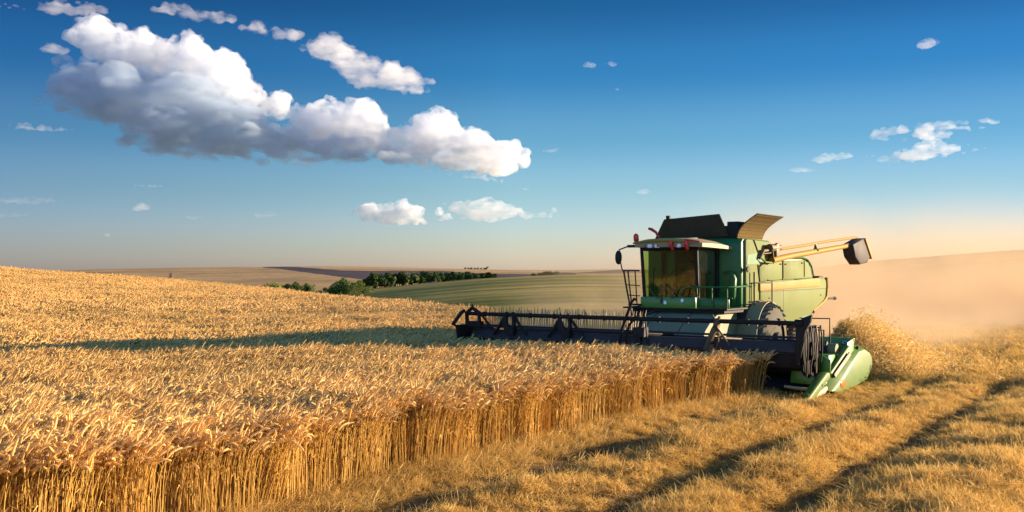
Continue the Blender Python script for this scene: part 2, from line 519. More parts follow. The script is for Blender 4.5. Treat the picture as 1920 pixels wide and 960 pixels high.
def wheat_tuft(rng, half, count, hgt, thick, ear_len, ear_r, awns, leaf, name):
    T = Tuft()
    for k in range(count):
        x, y = rng.uniform(-half, half), rng.uniform(-half, half)
        h = hgt * rng.gauss(1, .06)
        az = rng.gauss(-.15, .75) if rng.random() < .85 else rng.uniform(-3.1, 3.1)
        hd = Vector((math.cos(az), math.sin(az), 0))
        th0 = rng.uniform(.0, .09); th1 = rng.uniform(.18, .55)
        p = Vector((x, y, -.03)); pts = [p]; n = 6
        for i in range(n):
            s = (i + 1) / n
            th = th0 + (th1 - th0) * s ** 3.0
            p = p + (hd * math.sin(th) + Vector((0, 0, math.cos(th)))) * h / n * 1.02
            pts.append(p)
        tint = min(1, max(0, rng.gauss(.5, .22)))
        T.strand(pts, [thick * (1.1 - .35 * i / n) for i in range(n + 1)], 3, tint, 0)
        # drooping ear
        droop = rng.uniform(.7, 1.9) if rng.random() < .8 else rng.uniform(.2, .6)
        L = ear_len * rng.uniform(.75, 1.25); ne = 8
        q = p; ep = [q]; dirs = []
        for i in range(ne):
            th = th1 + (droop) * ((i + 1) / ne) ** .8
            d = hd * math.sin(th) + Vector((0, 0, math.cos(th)))
            q = q + d * L / ne; ep.append(q); dirs.append(d)
        er = ear_r * rng.uniform(.8, 1.2)
        T.strand(ep, [er * f for f in (.35, .95, .78, 1.1, .82, 1.0, .7, .7, .12)], 5, min(1, max(0, tint + .1)), rng.uniform(.55, 1.))
        for a in range(awns):
            i = rng.randrange(1, ne)
            d = (dirs[min(i, ne - 1)] + Vector((rng.gauss(0, .42), rng.gauss(0, .42), rng.gauss(.02, .42)))).normalized()
            o = ep[i]
            T.blade([o, o + d * ear_len * rng.uniform(.3, .6)], er * .14, tint + .2, .9)
        if rng.random() < leaf:
            i = rng.randrange(2, n); o = pts[i]; la = rng.uniform(-3.1, 3.1)
            ld = Vector((math.cos(la), math.sin(la), 0)); ll = rng.uniform(.12, .26) * hgt
            T.blade([o, o + ld * ll * .4 + Vector((0, 0, ll * .35)), o + ld * ll * .8 + Vector((0, 0, ll * .1)), o + ld * ll - Vector((0, 0, ll * .35))], thick * 2.0, max(0, tint - .1))
    return T.mesh(name, M_WHEAT)

def stub_tuft(rng, rad, count, lo, hi, w, name, upright=.5):
    T = Tuft()
    for k in range(count):
        r = rad * math.sqrt(rng.random()); a = rng.uniform(0, 6.283)
        o = Vector((r * math.cos(a), r * math.sin(a), -.02))
        az = rng.uniform(0, 6.283); L = rng.uniform(lo, hi)
        el = rng.uniform(.25, 1.5) if rng.random() < upright else rng.uniform(.0, .7)
        o.z += rng.uniform(0, .06)
        d = Vector((math.cos(az) * math.cos(el), math.sin(az) * math.cos(el), math.sin(el)))
        b = Vector((rng.gauss(0, .25), rng.gauss(0, .25), -rng.uniform(.0, .35)))
        pts = [o + d * L * s + b * L * s * s for s in (0, .35, .7, 1.)]
        T.blade(pts, w * rng.uniform(.7, 1.3), min(1, max(0, rng.gauss(.5, .24))))
    return T.mesh(name, M_STUB)

def scatter(name, pts, rot, scl, idx, protos, label=None, mat=None):
    """one stuff object: a point mesh whose geometry nodes set the tufts out"""
    me = bpy.data.meshes.new(name)
    n = len(pts)
    me.vertices.add(n); me.vertices.foreach_set('co', np.asarray(pts, float).ravel())
    for nm, ty, arr, key in (('rot', 'FLOAT_VECTOR', rot, 'vector'), ('scl', 'FLOAT_VECTOR', scl, 'vector'), ('pick', 'INT', idx, 'value')):
        a = me.attributes.new(nm, ty, 'POINT')
        a.data.foreach_set(key, np.asarray(arr, float if ty != 'INT' else np.int32).ravel())
    me.materials.append(mat)
    o = bpy.data.objects.new(name, me)
    COL.objects.link(o)
    g = bpy.data.node_groups.new(name, 'GeometryNodeTree')
    g.interface.new_socket('Geometry', in_out='INPUT', socket_type='NodeSocketGeometry')
    g.interface.new_socket('Geometry', in_out='OUTPUT', socket_type='NodeSocketGeometry')
    gi = g.nodes.new('NodeGroupInput'); go = g.nodes.new('NodeGroupOutput')
    ip = g.nodes.new('GeometryNodeInstanceOnPoints')
    g2i = g.nodes.new('GeometryNodeGeometryToInstance')
    for p in reversed(protos):
        oi = g.nodes.new('GeometryNodeObjectInfo'); oi.inputs['Object'].default_value = p
        oi.transform_space = 'ORIGINAL'
        g.links.new(oi.outputs['Geometry'], g2i.inputs[0])
    def attr(nm, ty):
        a = g.nodes.new('GeometryNodeInputNamedAttribute'); a.data_type = ty; a.inputs['Name'].default_value = nm
        return a.outputs[0]
    g.links.new(gi.outputs[0], ip.inputs['Points'])
    g.links.new(g2i.outputs[0], ip.inputs['Instance'])
    ip.inputs['Pick Instance'].default_value = True
    g.links.new(attr('pick', 'INT'), ip.inputs['Instance Index'])
    g.links.new(attr('rot', 'FLOAT_VECTOR'), ip.inputs['Rotation'])
    g.links.new(attr('scl', 'FLOAT_VECTOR'), ip.inputs['Scale'])
    g.links.new(ip.outputs[0], go.inputs[0])
    md = o.modifiers.new('scatter', 'NODES'); md.node_group = g
    tag(o, label, None, None, 'stuff')
    return o

rng = random.Random(3)
nr = np.random.RandomState(11)
def jgrid(x0, x1, y0, y1, s):
    X, Y = np.meshgrid(np.arange(x0, x1, s), np.arange(y0, y1, s))
    X = X + nr.uniform(-.5, .5, X.shape) * s; Y = Y + nr.uniform(-.5, .5, Y.shape) * s
    return X.ravel(), Y.ravel()
def in_view(x, y, pad=1.5):
    return (np.abs(x) < .535 * y + pad)

# where the machine stands no crop is standing
def under_machine(x, y):
    u, v = uv(x, y); u = u + EDGE_U + 12.5; v = v - 26
    return (u > -5.9) & (v > -2.9)
def crop_mask(x, y):
    return (edge_dist(x, y) < -.12) & ~under_machine(x, y) & ~((x > -1.7 + .3 * fbm(y, y * 0 + 3, 2)) & (y > 31.5))

# three densities of standing crop
near_p = [wheat_tuft(rng, .24, 40, .92, .0046, .17, .0145, 11, .30, 'wheat_tuft') for _ in range(7)]
mid_p = [wheat_tuft(rng, .45, 84, .85, .0070, .20, .0175, 6, .15, 'wheat_tuft') for _ in range(5)]
far_p = [wheat_tuft(rng, 1.0, 200, .86, .011, .26, .028, 2, 0, 'wheat_tuft') for _ in range(4)]
def put(name, x, y, z, protos, smin, smax, tilt=.05, label=None, mat=None, zscale=None):
    n = len(x)
    rot = np.stack([nr.normal(0, tilt, n), nr.normal(0, tilt, n), nr.uniform(-.5, .5, n)], -1)
    s = nr.uniform(smin, smax, n)
    scl = np.stack([s, s, s * (1 if zscale is None else zscale)], -1)
    return scatter(name, np.stack([x, y, z], -1), rot, scl, nr.randint(0, len(protos), n), protos, label, mat)

def canopy(x, y):     # the crop is a little higher and lower in soft waves
    return .86 + .26 * fbm(x / 2.2 + 3, y / 2.2, 3)
x, y = jgrid(-20, 9, 5, 31, .30)
k = crop_mask(x, y) & in_view(x, y, 4) & (np.hypot(x, y) < 27)
x, y = x[k], y[k]
put('wheat', x, y, z_land(x, y), near_p, .95, 1.08, .06, 'tall ripe golden wheat with drooping ears at the cut edge', M_WHEAT, canopy(x, y) / 1.03 * (1 + .12 * np.clip((19 - np.hypot(x, y)) / 6, 0, 1)))
x, y = jgrid(-36, 9, 18, 58, .55)
k = crop_mask(x, y) & in_view(x, y, 4) & (np.hypot(x, y) >= 26.7) & (np.hypot(x, y) < 52) & (y < y_edge(x) + 6)
x, y = x[k], y[k]
put('wheat', x, y, z_land(x, y), mid_p, .95, 1.1, .05, 'ripe wheat beyond the shadow band', M_WHEAT, canopy(x, y) / 1.03)
x, y = jgrid(-85, 9, 40, 142, 1.15)
k = crop_mask(x, y) & in_view(x, y, 4) & (np.hypot(x, y) >= 51) & (y < y_edge(x) + 14)
x, y = x[k], y[k]
put('wheat', x, y, z_land(x, y), far_p, .95, 1.1, .04, 'pale gold wheat on the far rise of the field', M_WHEAT)

# cut straw
stub_p = [stub_tuft(rng, .19, 130, .05, .17, .0040, 'straw_tuft') for _ in range(6)]
stub_u = [stub_tuft(rng, .18, 60, .12, .34, .0036, 'straw_tuft', .95) for _ in range(4)]
stub_f = [stub_tuft(rng, .42, 120, .12, .34, .009, 'straw_tuft') for _ in range(4)]
x, y = jgrid(-8, 25, 6, 31, .15)
u, v = uv(x, y); e = edge_dist(x, y)
uw = u + .35 * (fbm(v / 5., u / 9. + 7, 2) - .5)
bare = np.exp(-((uw - 1.35) / .45) ** 2) + .9 * np.exp(-((uw - 3.55) / .2) ** 2) + .9 * np.exp(-((uw - 5.25) / .2) ** 2)
k = (e > -.3) & in_view(x, y, 4) & (np.hypot(x, y) < 30) & (nr.rand(len(x)) > .85 * bare) & (nr.rand(len(x)) < .42 + 4.5 * np.clip(mounds(x, y), 0, 1))
x, y = x[k], y[k]
put('stubble', x, y, near_z(x, y), stub_p, .85, 1.15, .25, 'golden cut straw lying in lumpy swaths', M_STUB, .55 + 4.2 * np.clip(mounds(x, y), 0, .25))
x, y = jgrid(-8, 12, 8, 29, .21)
e = edge_dist(x, y)
k = (e > -.25) & (e < 1.2) & in_view(x, y) & (nr.rand(len(x)) < np.clip(1.15 - e * .8, .1, 1)) & ~under_machine(x, y)
x, y = x[k], y[k]
put('stubble', x, y, near_z(x, y), stub_u, .6, 1.15, .15, 'short upright stubble along the foot of the wheat', M_STUB)
x, y = jgrid(-2.5, 46, 22, 64, .40)
k = ((edge_dist(x, y) > .1) | (y > 31.5)) & in_view(x, y, 3) & (np.hypot(x, y) >= 28.6)
x, y = x[k], y[k]
put('stubble', x, y, near_z(x, y), stub_f, .8, 1.25, .2, 'pale straw on the far stubble', M_STUB)
# ================================================================= combine harvester
M_GREEN = paint('green_paint', (.004, .105, .016), .34, spec=.35, dust=.16, dust_col=(.16, .14, .07))
M_PANEL = paint('dusty_green_panel', (.098, .132, .022), .6, dust=.55, dust_col=(.225, .205, .075), scale=.9, spec=.2, streak=True)
M_BRIGHT = paint('bright_green_paint', (.035, .17, .012), .3, dust=.35, dust_col=(.20, .22, .06), scale=2.)
M_SHELL = paint('divider_paint', (.045, .110, .004), .38, dust=.45, spec=.3, dust_col=(.16, .17, .025), scale=1.1)
M_YELLOW = paint('yellow_paint', (.30, .155, .006), .6, spec=.2, dust=.2, dust_col=(.20, .13, .05))
M_STRIPE = paint('faded_yellow_stripe', (.36, .18, .03), .6, spec=.2, dust=.4, dust_col=(.30, .20, .09))
M_BLACK = paint('black_metal', (.012, .0095, .008), .6, dust=.10, dust_col=(.10, .06, .03), spec=.2)
M_DARK = paint('dark_grey_metal', (.034, .027, .027), .6, dust=.3, dust_col=(.10, .07, .05), spec=.18)
M_RUST = paint('worn_bare_metal', (.075, .042, .02), .5, metal=.3, dust=.5, dust_col=(.24, .15, .06), scale=5)
M_RUBBER = paint('tyre_rubber', (.022, .021, .018), .75, dust=.7, dust_col=(.20, .16, .085), scale=3)
M_LUG = paint('dusty_tyre_lug', (.06, .05, .035), .8, dust=.9, dust_col=(.46, .34, .18), scale=7)
M_FEED = paint('dusty_feeder_steel', (.16, .165, .085), .55, dust=.6, dust_col=(.26, .22, .11), scale=1.4)
M_LID = paint('dark_lid', (.036, .026, .013), .8, dust=.5, spec=.12, dust_col=(.11, .075, .028), scale=4)
M_CANVAS = paint('dusty_brown_lid', (.085, .052, .012), .8, dust=.6, spec=.15, dust_col=(.18, .115, .03), scale=3, streak=False)
M_ROOF = paint('dusty_cab_roof', (.20, .15, .07), .5, dust=.7, dust_col=(.42, .30, .15), scale=2)
M_VISOR = paint('yellow_green_visor', (.22, .20, .02), .35, dust=.3)
M_TINE = paint('pale_tine', (.46, .33, .16), .5, dust=.5, dust_col=(.5, .36, .18))
M_SEAT = paint('seat_fabric', (.012, .010, .007), .9, dust=.2)
M_INNER = paint('cab_lining', (.008, .007, .003), .9, dust=.8, dust_col=(.040, .026, .006), scale=9)
def simple(name, col, rough=.4, metal=0., emis=None, trans=0.):
    m, nt, b, out = new_mat(name)
    n = noise(nt, 9, 4, .6)
    v = ramp(nt, n.outputs[0], [(.3, .75), (.7, 1.1)])
    nt.links.new(mixc(nt, 1., col, v.outputs[0], 'MULTIPLY'), b.inputs['Base Color'])
    b.inputs['Roughness'].default_value = rough; b.inputs['Metallic'].default_value = metal
    if trans: b.inputs['Transmission Weight'].default_value = trans
    if emis:
        b.inputs['Emission Color'].default_value = (*emis[0], 1); b.inputs['Emission Strength'].default_value = emis[1]
    return m
M_PIT = paint('oily_black', (.003, .003, .0025), .7, dust=.04, spec=.1)
M_HOSE = paint('brown_hose', (.045, .016, .010), .6, dust=.3, dust_col=(.10, .06, .03), spec=.25)
M_RED = simple('red_lens', (.55, .02, .015), .2)
M_ORANGE = simple('orange_reflector', (.70, .14, .015), .25)
M_MIRROR = simple('mirror_glass', (.65, .68, .7), .03, 1.)
M_LAMPC = simple('lamp_glass', (.75, .85, .9), .15)
M_SKID = simple('worn_skid', (.5, .35, .15), .6)
M_DECAL = simple('dark_sticker', (.015, .02, .015), .4)
M_DECALW = simple('white_print', (.6, .6, .55), .5)
# window glass: tinted, dusty, partly mirror-like
def glass(name, tint, refl, dusty=.12):
    m, nt, b, out = new_mat(name)
    tr = node(nt, 'ShaderNodeBsdfTransparent'); tr.inputs[0].default_value = (*tint, 1)
    gl = node(nt, 'ShaderNodeBsdfGlossy'); gl.inputs['Roughness'].default_value = .04
    lw = node(nt, 'ShaderNodeLayerWeight'); lw.inputs[0].default_value = .5
    pw = node(nt, 'ShaderNodeMath', operation='POWER'); nt.links.new(lw.outputs['Facing'], pw.inputs[0]); pw.inputs[1].default_value = 5.
    ad = node(nt, 'ShaderNodeMath', operation='MULTIPLY_ADD'); nt.links.new(pw.outputs[0], ad.inputs[0]); ad.inputs[1].default_value = .6; ad.inputs[2].default_value = refl
    mx = node(nt, 'ShaderNodeMixShader'); nt.links.new(ad.outputs[0], mx.inputs[0]); nt.links.new(tr.outputs[0], mx.inputs[1]); nt.links.new(gl.outputs[0], mx.inputs[2])
    df = node(nt, 'ShaderNodeBsdfDiffuse'); df.inputs[0].default_value = (.30, .22, .11, 1)
    n = noise(nt, 5, 6, .7); f = ramp(nt, n.outputs[0], [(.4, dusty * .2), (.75, dusty)])
    m2 = node(nt, 'ShaderNodeMixShader'); nt.links.new(f.outputs[0], m2.inputs[0]); nt.links.new(mx.outputs[0], m2.inputs[1]); nt.links.new(df.outputs[0], m2.inputs[2])
    nt.links.new(m2.outputs[0], out.inputs['Surface'])
    return m
M_GLASS = glass('tinted_windscreen', (.64, .77, .48), .05, .02)
M_GLASS2 = glass('side_glass', (.35, .4, .42), .5, .05)
M_GLASS3 = glass('clear_side_glass', (.92, .97, .86), .03, .03)

CB = empty('combine_harvester', (ROWN[0] * -12.5 + ROWT[0] * 26, ROWN[1] * -12.5 + ROWT[1] * 26, 0), -R(35))
tag(CB, 'dusty green combine harvester with open grain tank lids and wide black reel cutting the wheat', 'combine harvester')

# ---- hull: dark green tank front, pale dusty sides
body = MB()
body.prism([(1.35, 1.95), (1.35, 3.86), (1.50, 4.0), (3.7, 3.97), (4.3, 3.30), (8.0, 2.75), (8.7, 2.0), (7.5, 1.65), (5.45, 1.40), (3.4, 1.6), (1.6, 1.95)], (-1.52, 1.52))
hull = body.build('body', M_GREEN, CB, bevel=.06)
def side_skin(sx, name='side_panel'):
    a, b_ = (1.50, 1.60) if sx > 0 else (-1.60, -1.50)
    q = MB()
    q.prism([(1.52, 1.98), (1.52, 3.92), (1.62, 3.97), (3.55, 3.93), (3.95, 3.42), (2.9, 3.30), (2.55, 3.18), (2.55, 1.98)], (a, b_))
    up = q.build(name, M_PANEL, CB, bevel=.035)
    q = MB()      # big lower flank
    q.prism([(2.60, 2.66), (5.30, 2.72), (8.75, 2.80), (9.02, 2.66), (8.86, 2.05), (7.60, 1.64), (5.55, 1.36), (4.55, 1.42), (4.0, 1.75), (3.3, 2.05), (2.60, 2.14)], (a, b_ + (.03 if sx > 0 else 0)))
    q.build(name, M_PANEL, CB, bevel=.05)
    q = MB()      # upper engine cover
    q.prism([(2.62, 2.70), (2.62, 3.16), (3.0, 3.28), (4.55, 3.36), (4.55, 2.75)], (a, b_ + .01))
    q.build(name, M_PANEL, CB, bevel=.045)
    q = MB()
    q.prism([(4.60, 2.75), (4.60, 3.36), (6.6, 3.40), (7.05, 3.32), (7.30, 3.12), (7.45, 2.84), (7.45, 2.81)], (a, b_ + .01))
    q.build(name, M_PANEL, CB, bevel=.045)
    return up
side_skin(1); side_skin(-1)
for ly, lz in ((2.9, 2.62), (4.35, 3.25), (4.8, 3.25), (6.4, 3.30), (3.3, 2.2), (4.45, 1.6), (4.75, 1.6), (8.3, 2.2)):
    q = MB(); q.box((1.60, ly - .05, lz - .02), (1.65, ly + .05, lz + .02)); q.build('panel_latch', M_BLACK, CB, bevel=.008)
# recess where the auger sits (dark green), seams
q = MB(); q.prism([(1.56, 3.22), (1.60, 3.50), (2.9, 3.62), (2.75, 3.40), (2.95, 3.26)], (1.598, 1.612)); q.build('recess_panel', M_GREEN, CB)
q = MB()
for y0, z0, y1, z1 in ((2.1, 3.95, 2.42, 3.62), (2.42, 3.22, 2.57, 2.7), (4.575, 1.45, 4.575, 2.72), (4.575, 2.8, 4.575, 3.38), (6.62, 2.84, 6.62, 3.38), (2.6, 2.40, 8.9, 2.42)):
    d = Vector((0, y1 - y0, z1 - z0)); L = d.length; a = math.atan2(d.z, d.y)
    q.box((1.600, 0, -.010), (1.634, L, .010), Matrix.Translation((0, y0, z0)) @ Matrix.Rotation(a, 4, 'X'))
q.build('panel_seam', M_DARK, CB)
# engine hood, rounded off at the back
hood = MB()
pr = [(4.0, 2.9), (4.0, 3.36)] + [(4.3, 3.44), (6.6, 3.47)] + [(6.75 + .95 * math.sin(t), 2.72 + .75 * math.cos(t)) for t in np.linspace(.1, 1.5, 8)] + [(7.7, 2.6)]
hood.prism(pr, (-1.5, 1.56))
hood.build('engine_hood', M_GREEN, CB, bevel=.05)
hd = MB(); hd.prism([(7.55, 2.86), (7.62, 3.02), (7.40, 3.30), (7.1, 3.42), (6.95, 3.40), (7.25, 3.22), (7.42, 2.98), (7.46, 2.84)], (1.57, 1.60)); hd.build('hood_grille', M_BLACK, CB)
ar = MB(); ar.tube([(1.58, 4.4, 3.43), (1.60, 5.2, 3.475), (1.60, 6.5, 3.48), (1.60, 7.0, 3.42), (1.60, 7.4, 3.2), (1.60, 7.62, 2.85)], .035, 8); ar.build('hood_trim', M_GREEN, CB)
# stripe that turns down round the tail
st = MB()
st.prism([(2.50, 2.42), (2.50, 2.67), (5.0, 2.72), (8.15, 2.80), (8.15, 2.50), (5.0, 2.46)], (1.600, 1.662)); st.build('stripe', M_STRIPE, CB, bevel=.028)
st = MB(); st.tube([(1.62, 8.98, 2.80), (1.62, 9.02, 2.5), (1.62, 8.92, 2.12), (1.60, 8.6, 1.93), (1.58, 7.55, 1.64)], [.07, .08, .085, .08, .05], 8); st.build('tail_bar', M_YELLOW, CB)
q = MB(); q.tube([(1.62, 7.56, 1.62), (1.62, 7.50, 1.66)], .05, 8); q.build('tail_lamp', M_RED, CB)
q = MB(); q.prism([(9.02, 2.86), (9.30, 2.70), (9.32, 2.30), (9.05, 2.0), (8.6, 2.0), (8.6, 2.86)], (-1.4, 1.5)); q.build('rear_hood', M_BLACK, CB, bevel=.05)
q = MB(); q.tube([(1.45, 8.9, 2.05), (1.5, 10.3, 2.04)], .035, 8); q.tube([(1.5, 10.25, 2.04), (1.5, 10.4, 2.04)], .06, 8); q.build('hitch_rod', M_BLACK, CB)
q = MB(); q.prism([(5.4, 1.30), (5.5, 1.42), (7.55, 1.66), (7.4, 1.52)], (-1.4, 1.615)); q.build('belly_panel', M_GREEN, CB, bevel=.02)
q = MB(); q.box((-1.2, 1.4, .9), (1.2, 7.2, 1.75)); q.build('underframe', M_BLACK, CB, bevel=.04)

# ---- tank lids
lid = MB()
lid.prism([(-1.42, 4.02), (-1.10, 4.63), (.72, 4.74), (1.02, 4.06)], (1.62, 1.68), axis=1)
lf = lid.build('tank_lid', M_LID, CB, bevel=.015)
q = MB(); q.box((-1.02, 1.60, 4.60), (-.90, 1.70, 4.74)); q.build('latch', M_BLACK, lf)
lid = MB(); N = 7          # the flared side lid, gently curved
for yy in (1.55, 3.55):
    pass
vs, fs = [], []
for i in range(N):
    t = i / (N - 1)
    x = 1.36 + .62 * t - .16 * math.sin(math.pi * t); z = 4.0 + .70 * t
    for j, yy in enumerate((1.45 + .05 * t, 3.45 + .22 * t)):
        vs += [(x, yy, z), (x - .035, yy, z + .01)]
for i in range(N - 1):
    a = 4 * i
    fs += [(a, a + 2, a + 6, a + 4), (a + 1, a + 5, a + 7, a + 3), (a, a + 4, a + 5, a + 1), (a + 2, a + 3, a + 7, a + 6)]
fs += [(0, 1, 3, 2), (4 * N - 4, 4 * N - 2, 4 * N - 1, 4 * N - 3)]
lid.add(vs, fs); sl = lid.build('tank_lid', M_CANVAS, CB)
sl['label'] = 'flared brown tank lid catching the sun'
q = MB()
for k in range(7):
    t = (k + .5) / 7; x = 1.36 + .62 * t - .16 * math.sin(math.pi * t); z = 4.0 + .70 * t
    q.tube([(x + .004, 1.47 + .05 * t, z), (x + .004, 3.43 + .22 * t, z)], .010, 5)
q.build('lid_rib', M_CANVAS, sl)
lid = MB(); lid.prism([(-.9, 4.02), (-.8, 4.45), (1.0, 4.50), (1.2, 4.05)], (3.62, 3.68), axis=1); lid.build('tank_lid', M_LID, CB)
q = MB(); q.box((.95, 1.66, 4.0), (1.32, 2.2, 4.5)); q.build('tank_hinge', M_BLACK, CB, bevel=.02)

# ---- cab
cab = MB()
def pill(b, p0, p1, w=.06): b.tube([p0, p1], w, 6)
FT = -.06    # the windscreen leans out at the top
cab.box((-.96, -.02, 1.98), (.80, 1.34, 2.22))
pill(cab, (-.93, .0, 2.2), (-1.0, FT, 3.72), .05); pill(cab, (.76, .0, 2.2), (.74, FT, 3.72), .055)
pill(cab, (.80, 1.28, 2.2), (.80, 1.28, 3.7), .05); pill(cab, (-.95, 1.28, 2.2), (-.98, 1.28, 3.7), .05)
cab.box((-.98, FT - .03, 3.62), (.80, 1.32, 3.74))
cb = cab.build('cab', M_BLACK, CB)
q = MB(); q.box((-.52, 1.20, 2.22), (.78, 1.30, 3.64)); q.build('rear_wall', M_INNER, cb)
q = MB(); q.box((-.94, .06, 2.20), (.78, 1.2, 2.26)); q.build('cab_floor', M_INNER, cb)
q = MB(); q.prism([(0.02, 2.24), (FT + .02, 3.62), (1.26, 3.62), (1.26, 2.24)], (.765, .785)); q.build('side_window', M_GLASS2, cb)
q = MB(); q.prism([(0.02, 2.24), (FT + .02, 3.62), (1.26, 3.62), (1.26, 2.24)], (-.985, -.965)); q.build('side_window', M_GLASS3, cb)
vs, fs = [], []
for i in range(9):
    t = i / 8; x = -.90 + 1.62 * t; bow = -.10 * math.sin(math.pi * t)
    vs += [(x, bow, 2.23), (x - .03 * (1 - t), FT + bow, 3.63), (x, bow + .015, 2.23), (x - .03 * (1 - t), FT + bow + .015, 3.63)]
for i in range(8):
    a = 4 * i
    fs += [(a, a + 4, a + 5, a + 1), (a + 2, a + 3, a + 7, a + 6)]
q = MB(); q.add(vs, fs); q.build('windscreen', M_GLASS, cb)
# inside: seat, steering column, console
q = MB(); q.box((-.32, .55, 2.30), (.22, 1.05, 2.72)); q.box((-.32, .95, 2.7), (.22, 1.12, 3.30)); q.box((-.22, .98, 3.32), (.12, 1.10, 3.5)); q.build('driver_seat', M_SEAT, cb, bevel=.06, seg=3)
q = MB(); q.tube([(-.05, .12, 2.25), (-.05, .32, 2.85)], .035, 8); q.tube([(-.05 + .2 * math.cos(a), .33 + .06 * math.sin(a), 2.88 + .18 * math.sin(a)) for a in np.linspace(0, 6.283, 17)], .016, 6); q.build('steering_wheel', M_BLACK, cb)
q = MB(); q.box((.30, .45, 2.25), (.66, 1.05, 2.85)); q.box((.50, .28, 2.9), (.70, .34, 3.2)); q.build('console', M_INNER, cb, bevel=.03)
q = MB(); q.tube([(-.62, -.06, 2.35), (-.60, -.08, 2.9), (-.55, -.10, 3.15)], .016, 6); q.build('wiper', M_BLACK, cb)
# roof with a drooping rear corner and visor
rf = MB(); vs, fs = [], []
nx, ny = 9, 7
for j in range(ny):
    for i in range(nx):
        tx = i / (nx - 1); ty = j / (ny - 1)
        x = -1.06 + (2.12 + .22 * ty) * tx; y = -.36 + 1.80 * ty
        z = 3.75 + .27 * (1 - abs(2 * tx - 1) ** 3.2 * .62) * (1 - .35 * abs(2 * ty - 1) ** 2) - .10 * tx * ty
        vs.append((x, y - .08 * math.sin(math.pi * tx) * (1 - ty), z))
base = len(vs)
for j in range(ny):
    for i in range(nx):
        v = vs[j * nx + i]; vs.append((v[0], v[1], 3.715 - .06 * (i / (nx - 1)) * (j / (ny - 1))))
for j in range(ny - 1):
    for i in range(nx - 1):
        a = j * nx + i
        fs += [(a, a + 1, a + nx + 1, a + nx), (base + a, base + a + nx, base + a + nx + 1, base + a + 1)]
for j in range(ny - 1):
    for a in (j * nx, j * nx + nx - 1): fs.append((a, a + nx, base + a + nx, base + a))
for i in range(nx - 1):
    for a in (i, (ny - 1) * nx + i): fs.append((a, a + 1, base + a + 1, base + a))
rf.add(vs, fs); roof = rf.build('cab_roof', M_ROOF, cb, smooth=50)
q = MB(); q.tube([(-1.12, -.34, 3.84), (-.6, -.44, 3.90), (0, -.47, 3.92), (.55, -.44, 3.88), (.95, -.36, 3.82)], [.03, .05, .055, .05, .03], 8); q.build('visor', M_VISOR, cb)
q = MB(); q.box((-.75, -.40, 3.66), (.62, -.10, 3.82)); q.build('lamp_housing', M_BLACK, cb, bevel=.03)
for lx in (.16, .62):
    q = MB(); q.tube([(lx - .02, -.48, 3.90), (lx, -.47, 3.78), (lx + .03, -.44, 3.62)], [.05, .075, .035], 8); q.build('warning_lamp', M_RED, cb)
for lx in (-.55, -.32, .36):
    q = MB(); q.box((lx - .07, -.43, 3.70), (lx + .07, -.39, 3.80)); q.build('work_lamp', M_LAMPC, cb, bevel=.01)
q = MB(); q.tube([(.58, -.46, 3.905), (.98, -.36, 3.86)], [.04, .02], 6); q.build('warning_lamp', M_RED, cb)
q = MB(); q.tube([(-1.08, -.22, 3.86), (-1.09, -.22, 3.94), (-1.10, -.22, 4.08), (-1.10, -.22, 4.13)], [.05, .08, .075, .03], 10); q.build('beacon', M_RED, cb)
q = MB(); q.tube([(-1.0, .4, 4.30), (-.90, .4, 4.27), (-.76, .4, 4.18), (-.62, .4, 3.96)], [.04, .05, .04, .03], 6); q.build('signal_arm', M_RED, cb)
q = MB(); q.tube([(-1.0, -.2, 3.78), (-1.4, -.26, 3.74), (-1.62, -.28, 3.66), (-1.64, -.28, 3.58)], .022, 6); q.box((-1.35, -.30, 3.72), (-1.05, -.2, 3.80)); q.tube([(-1.64, -.28, 3.56), (-1.55, -.26, 3.1), (-1.50, -.24, 3.0)], .018, 6); q.build('mirror_arm', M_BLACK, cb)
q = MB(); q.prism([(-1.72 + .10 * math.cos(a) + .08, 3.43 + .21 * math.sin(a)) for a in np.linspace(0, 6.283, 15)[:-1]], (-.34, -.26), axis=1); mr = q.build('mirror', M_BLACK, cb, bevel=.015)
q = MB(); q.prism([(-1.64 + .082 * math.cos(a), 3.43 + .185 * math.sin(a)) for a in np.linspace(0, 6.283, 15)[:-1]], (-.255, -.250), axis=1); q.build('mirror_glass', M_MIRROR, cb)
q = MB(); q.box((.70, -.10, 3.58), (.80, -.06, 3.66)); q.tube([(.80, -.02, 2.3), (.84, -.05, 2.9), (.82, -.06, 3.2)], .014, 6); q.build('grab_handle', M_BLACK, cb)

# ---- platform, skirt, railings, ladder
q = MB(); q.box((-.96, -.22, 1.96), (.78, -.03, 2.28)); sk = q.build('platform_skirt', M_BRIGHT, CB, bevel=.025)
sk['label'] = 'bright green skirt under the windscreen'
for lx, z in ((-.16, 2.12), (.38, 2.19)):
    q = MB(); q.prism([(lx + .045 * math.cos(a), z + .055 * math.sin(a)) for a in np.linspace(0, 6.283, 11)[:-1]], (-.235, -.219), axis=1); q.build('front_lamp', M_LAMPC, sk)
q = MB(); q.box((-1.55, -.2, 1.93), (1.72, 1.34, 1.975)); q.build('platform', M_BLACK, CB)
q = MB(); q.box((.82, -.20, 1.98), (1.78, -.14, 2.24)); q.build('platform_skirt', M_GREEN, CB, bevel=.02)
q = MB(); q.box((-1.0, -.10, 1.84), (1.6, 1.3, 1.93)); q.build('platform_beam', M_BLACK, CB)
q = MB()
q.tube([(.55, -.26, 2.56), (.95, -.26, 2.57), (1.80, -.26, 2.58), (1.92, -.1, 2.58), (1.92, .9, 2.60)], .024, 7)
q.tube([(.55, -.26, 2.56), (.38, -.27, 2.50), (.28, -.27, 2.30)], .022, 7)
for lx in (.85, 1.30, 1.75): q.tube([(lx, -.25, 1.98), (lx, -.26, 2.57)], .018, 6)
